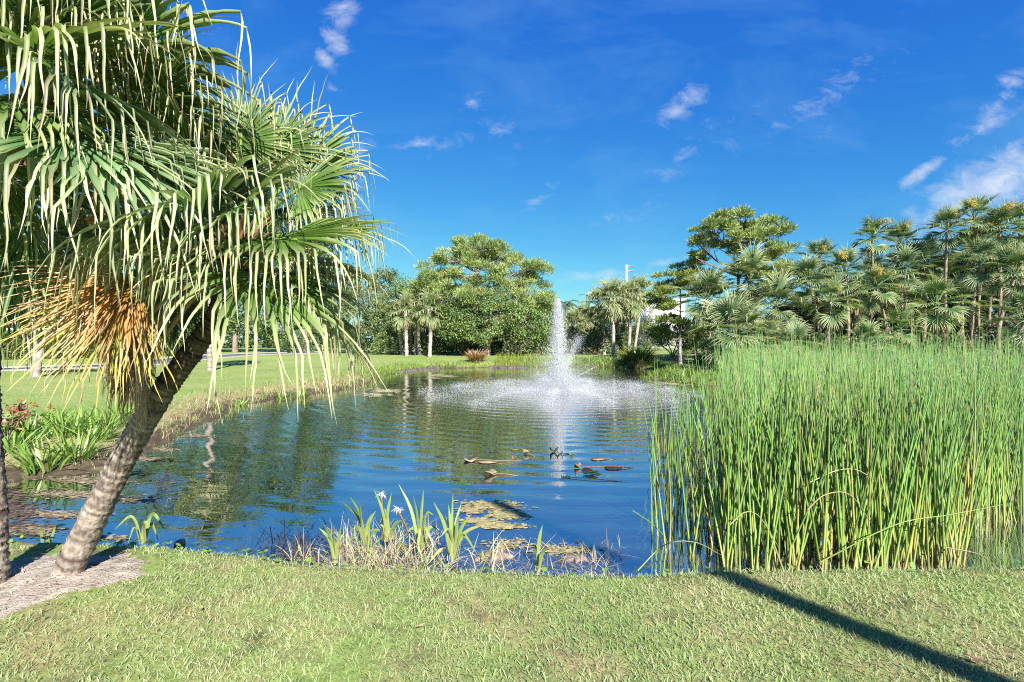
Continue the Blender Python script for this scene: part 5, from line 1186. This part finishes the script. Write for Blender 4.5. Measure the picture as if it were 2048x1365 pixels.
PADS = [  # u, v, w px, h px, curl, colour, label
    (940, 918, 40, 12, 1, 'dry', 'withered tan lily leaf, leftmost of the drifting patch'), (975, 925, 60, 8, 0, 'dry', 'long tan lily stalk raft beside the leftmost leaf'), (980, 944, 36, 16, 1, 'dry', 'curled tan lily leaf nearest the camera in the patch'), (1030, 901, 26, 8, 0, 'olive', 'flat olive lily pad at the back of the patch'),
    (1052, 903, 20, 14, 1, 'dry', 'small brown curled lily leaf right of the olive pad'), (1028, 914, 12, 14, 1, 'rust', 'upright rusty lily leaf in mid-patch'), (1108, 898, 24, 18, 1, 'dark', 'dark green raised lily leaf, largest in the patch'), (1120, 905, 16, 10, 1, 'dark', 'small dark lily leaf below the largest'),
    (1142, 906, 12, 12, 1, 'olive', 'olive folded lily leaf right of the dark pair'), (1155, 930, 20, 18, 1, 'rust', 'rusty brown folded lily leaf in the right part'), (1180, 942, 46, 16, 1, 'dark', 'dark crumpled lily leaf at the right'), (1125, 953, 10, 8, 1, 'dark', 'tiny dark leaf tip, left one of a pair'), (1137, 952, 10, 10, 1, 'dark', 'tiny dark leaf tip, right one of a pair'),
    (1225, 938, 50, 6, 0, 'dark', 'thin dark floating stem raft at the patch\'s right end'), (1195, 920, 40, 6, 0, 'dry', 'pale thin stalk raft behind the crumpled leaf')]
PC = {'dry': (.33, .25, .15), 'olive': (.20, .21, .06), 'rust': (.30, .16, .08), 'dark': (.035, .06, .025)}


def lily_pad(u, v, w, h, curl, cn, label, seed):
    rng = np.random.default_rng(seed); Y = (CAMZ - ZW) * F / (v + (h * .4 if curl else 0) - CV); x = (u - CU) / F * Y; s = Y / F; base = np.array([x, Y, ZW]); e = empty('lily_pad', base, label, 'lily pad', 'withered lily pads drifting before the fountain'); r = w * s * .35; n = 18; h *= .7
    a = np.linspace(.25, 2 * np.pi - .25, n); yaw = rng.uniform(0, 6.28); R = r * (1 + .15 * np.sin(a * 3 + 1)); dep = r * (.8 if curl else .7); V = [(x, Y, ZW + .012)]
    lift = np.array([abs(math.sin(b + yaw)) ** 1.5 for b in a]) * h * s * .8 if curl else np.full(n, .006)
    V += [(x + R[i] * math.cos(a[i]), Y + dep * math.sin(a[i]), ZW + .008 + lift[i]) for i in range(n)]
    T = [(0, i, i + 1) for i in range(1, n)]; c = np.array(PC[cn]) * rng.uniform(.7, 1.3, (n + 1, 1)); me = G().add(V, None, T, c).mesh('blade', base, True); o = link('blade', me, M_DRY if cn != 'dark' else M_STRAP, e)
    md = o.modifiers.new('thickness', 'SOLIDIFY'); md.thickness = .004
    if True:
        p = np.array([x, Y, ZW]); d = np.array([rng.normal(.35, .3), rng.normal(.0, .1), 0]); V, Q, T = tube(curve([p + [0, 0, .01], p + d * .4 + [0, 0, .02], p + d + [0, 0, -.01]], 8), .006, 5); link('stalk', G().add(V, Q, T, np.array(PC[cn]) * .8).mesh('stalk', base, True), M_DRY, e)


for i, p in enumerate(PADS): lily_pad(*p, 250 + i)
scum('pad_rafts', 'pale scattered lily pads floating far off near the shores', [(772, 782, 50, 6, 90), (745, 790, 40, 5, 60), (885, 752, 44, 5, 70), (868, 757, 20, 3, 25), (1350, 768, 70, 5, 90), (1180, 748, 30, 2, 20)], (.2, .18, .09), (.42, .37, .22), 202, .035)

# dark stones edging the far shore
RS = 'dark stones along the far shore'
_rr = np.random.default_rng(44)
for i in range(16):
    if i < 11: u, v = 762 + i * 10.5 + _rr.normal(0, 2), 748 - i * 1.0 + _rr.normal(0, .6); lb = 'dark shore stone below the pale palm trunks, number %d from the left' % (i + 1)
    else: u, v = 992 + (i - 11) * 13 + _rr.normal(0, 2), 735.5; lb = 'dark shore stone right of the brown fern, number %d from it' % (i - 10)
    num = ['first', 'second', 'third', 'fourth', 'fifth', 'sixth', 'seventh', 'eighth', 'ninth', 'tenth', 'eleventh']
    lb = ('dark shore stone below the pale palm trunks, %s from the left' % num[i]) if i < 11 else ('dark shore stone right of the brown fern clump, %s from it' % num[i - 11])
    mat_piece('shore_stone', lb, u, v, 14 + _rr.random() * 8, 2.2, 290 + i, (.05, .042, .04), (.16, .13, .12), 'stone', RS, thick=.06 + .07 * _rr.random(), mat=M_ROCK)

# ------------------------------------------------------------------ palm behind the viewpoint whose trunk shadow crosses the lawn at right
bx, by = 5.36, -2.0
far_palm('leaning_palm', 'tall leaning palm behind the viewpoint whose shadow stripes the lawn', np.array([bx - .228 * 13, by - .3 * 13, 13.0]), (bx, by), 'sabal', 14, .9, 600, .105, 0, 0)

# ------------------------------------------------------------------ small litter on the near lawn
def fallen_leaf(label, u, v, Ln, yaw, c, seed):
    rng = np.random.default_rng(seed); Y = CAMZ * F / (v - CV); x = (u - CU) / F * Y; base = np.array([x, Y, float(gz(x, Y)) + .03]); t = np.linspace(0, 1, 9); d = np.array([math.cos(yaw), math.sin(yaw), 0]); sd = np.array([-d[1], d[0], 0])
    w = Ln * .22 * np.sin(np.pi * np.clip(t * .96 + .02, 0, 1)) ** .8; C = base + d * (t - .5)[:, None] * Ln + np.array([0, 0, 1]) * (.35 * Ln * (t - .5) ** 2)[:, None]
    V = np.stack([C - sd * w[:, None] + [0, 0, .25 * Ln * .2], C, C + sd * w[:, None] + [0, 0, .25 * Ln * .25]], 1).reshape(-1, 3); i = np.arange(8)[:, None] * 3 + np.arange(2)[None]; Q = np.stack([i, i + 1, i + 4, i + 3], -1).reshape(-1, 4)
    e = empty('fallen_leaf', base, label, 'leaf', 'fallen leaves on the near lawn'); link('blade', G().add(V, Q, None, np.array(c) * rng.uniform(.85, 1.15, (27, 1))).mesh('blade', base, True), M_DRY, e)
    V, Q, T = tube([C[0] - d * Ln * .3, C[0], C[4], C[8]], [.0016, .0018, .0015, .0006], 4); link('midrib', G().add(V, Q, T, np.array(c) * .7).mesh('midrib', base), M_DRY, e)


fallen_leaf('brown fallen leaf lying in the trunk shadow at lower right', 1955, 1336, .075, -.9, (.30, .17, .12), 1)
fallen_leaf('small tan fallen leaf on the lawn below the near lilies', 842, 1262, .05, .6, (.42, .31, .18), 2)
fallen_leaf('small yellowish fallen leaf near the left sand edge', 402, 1228, .05, 2.2, (.45, .38, .14), 3)
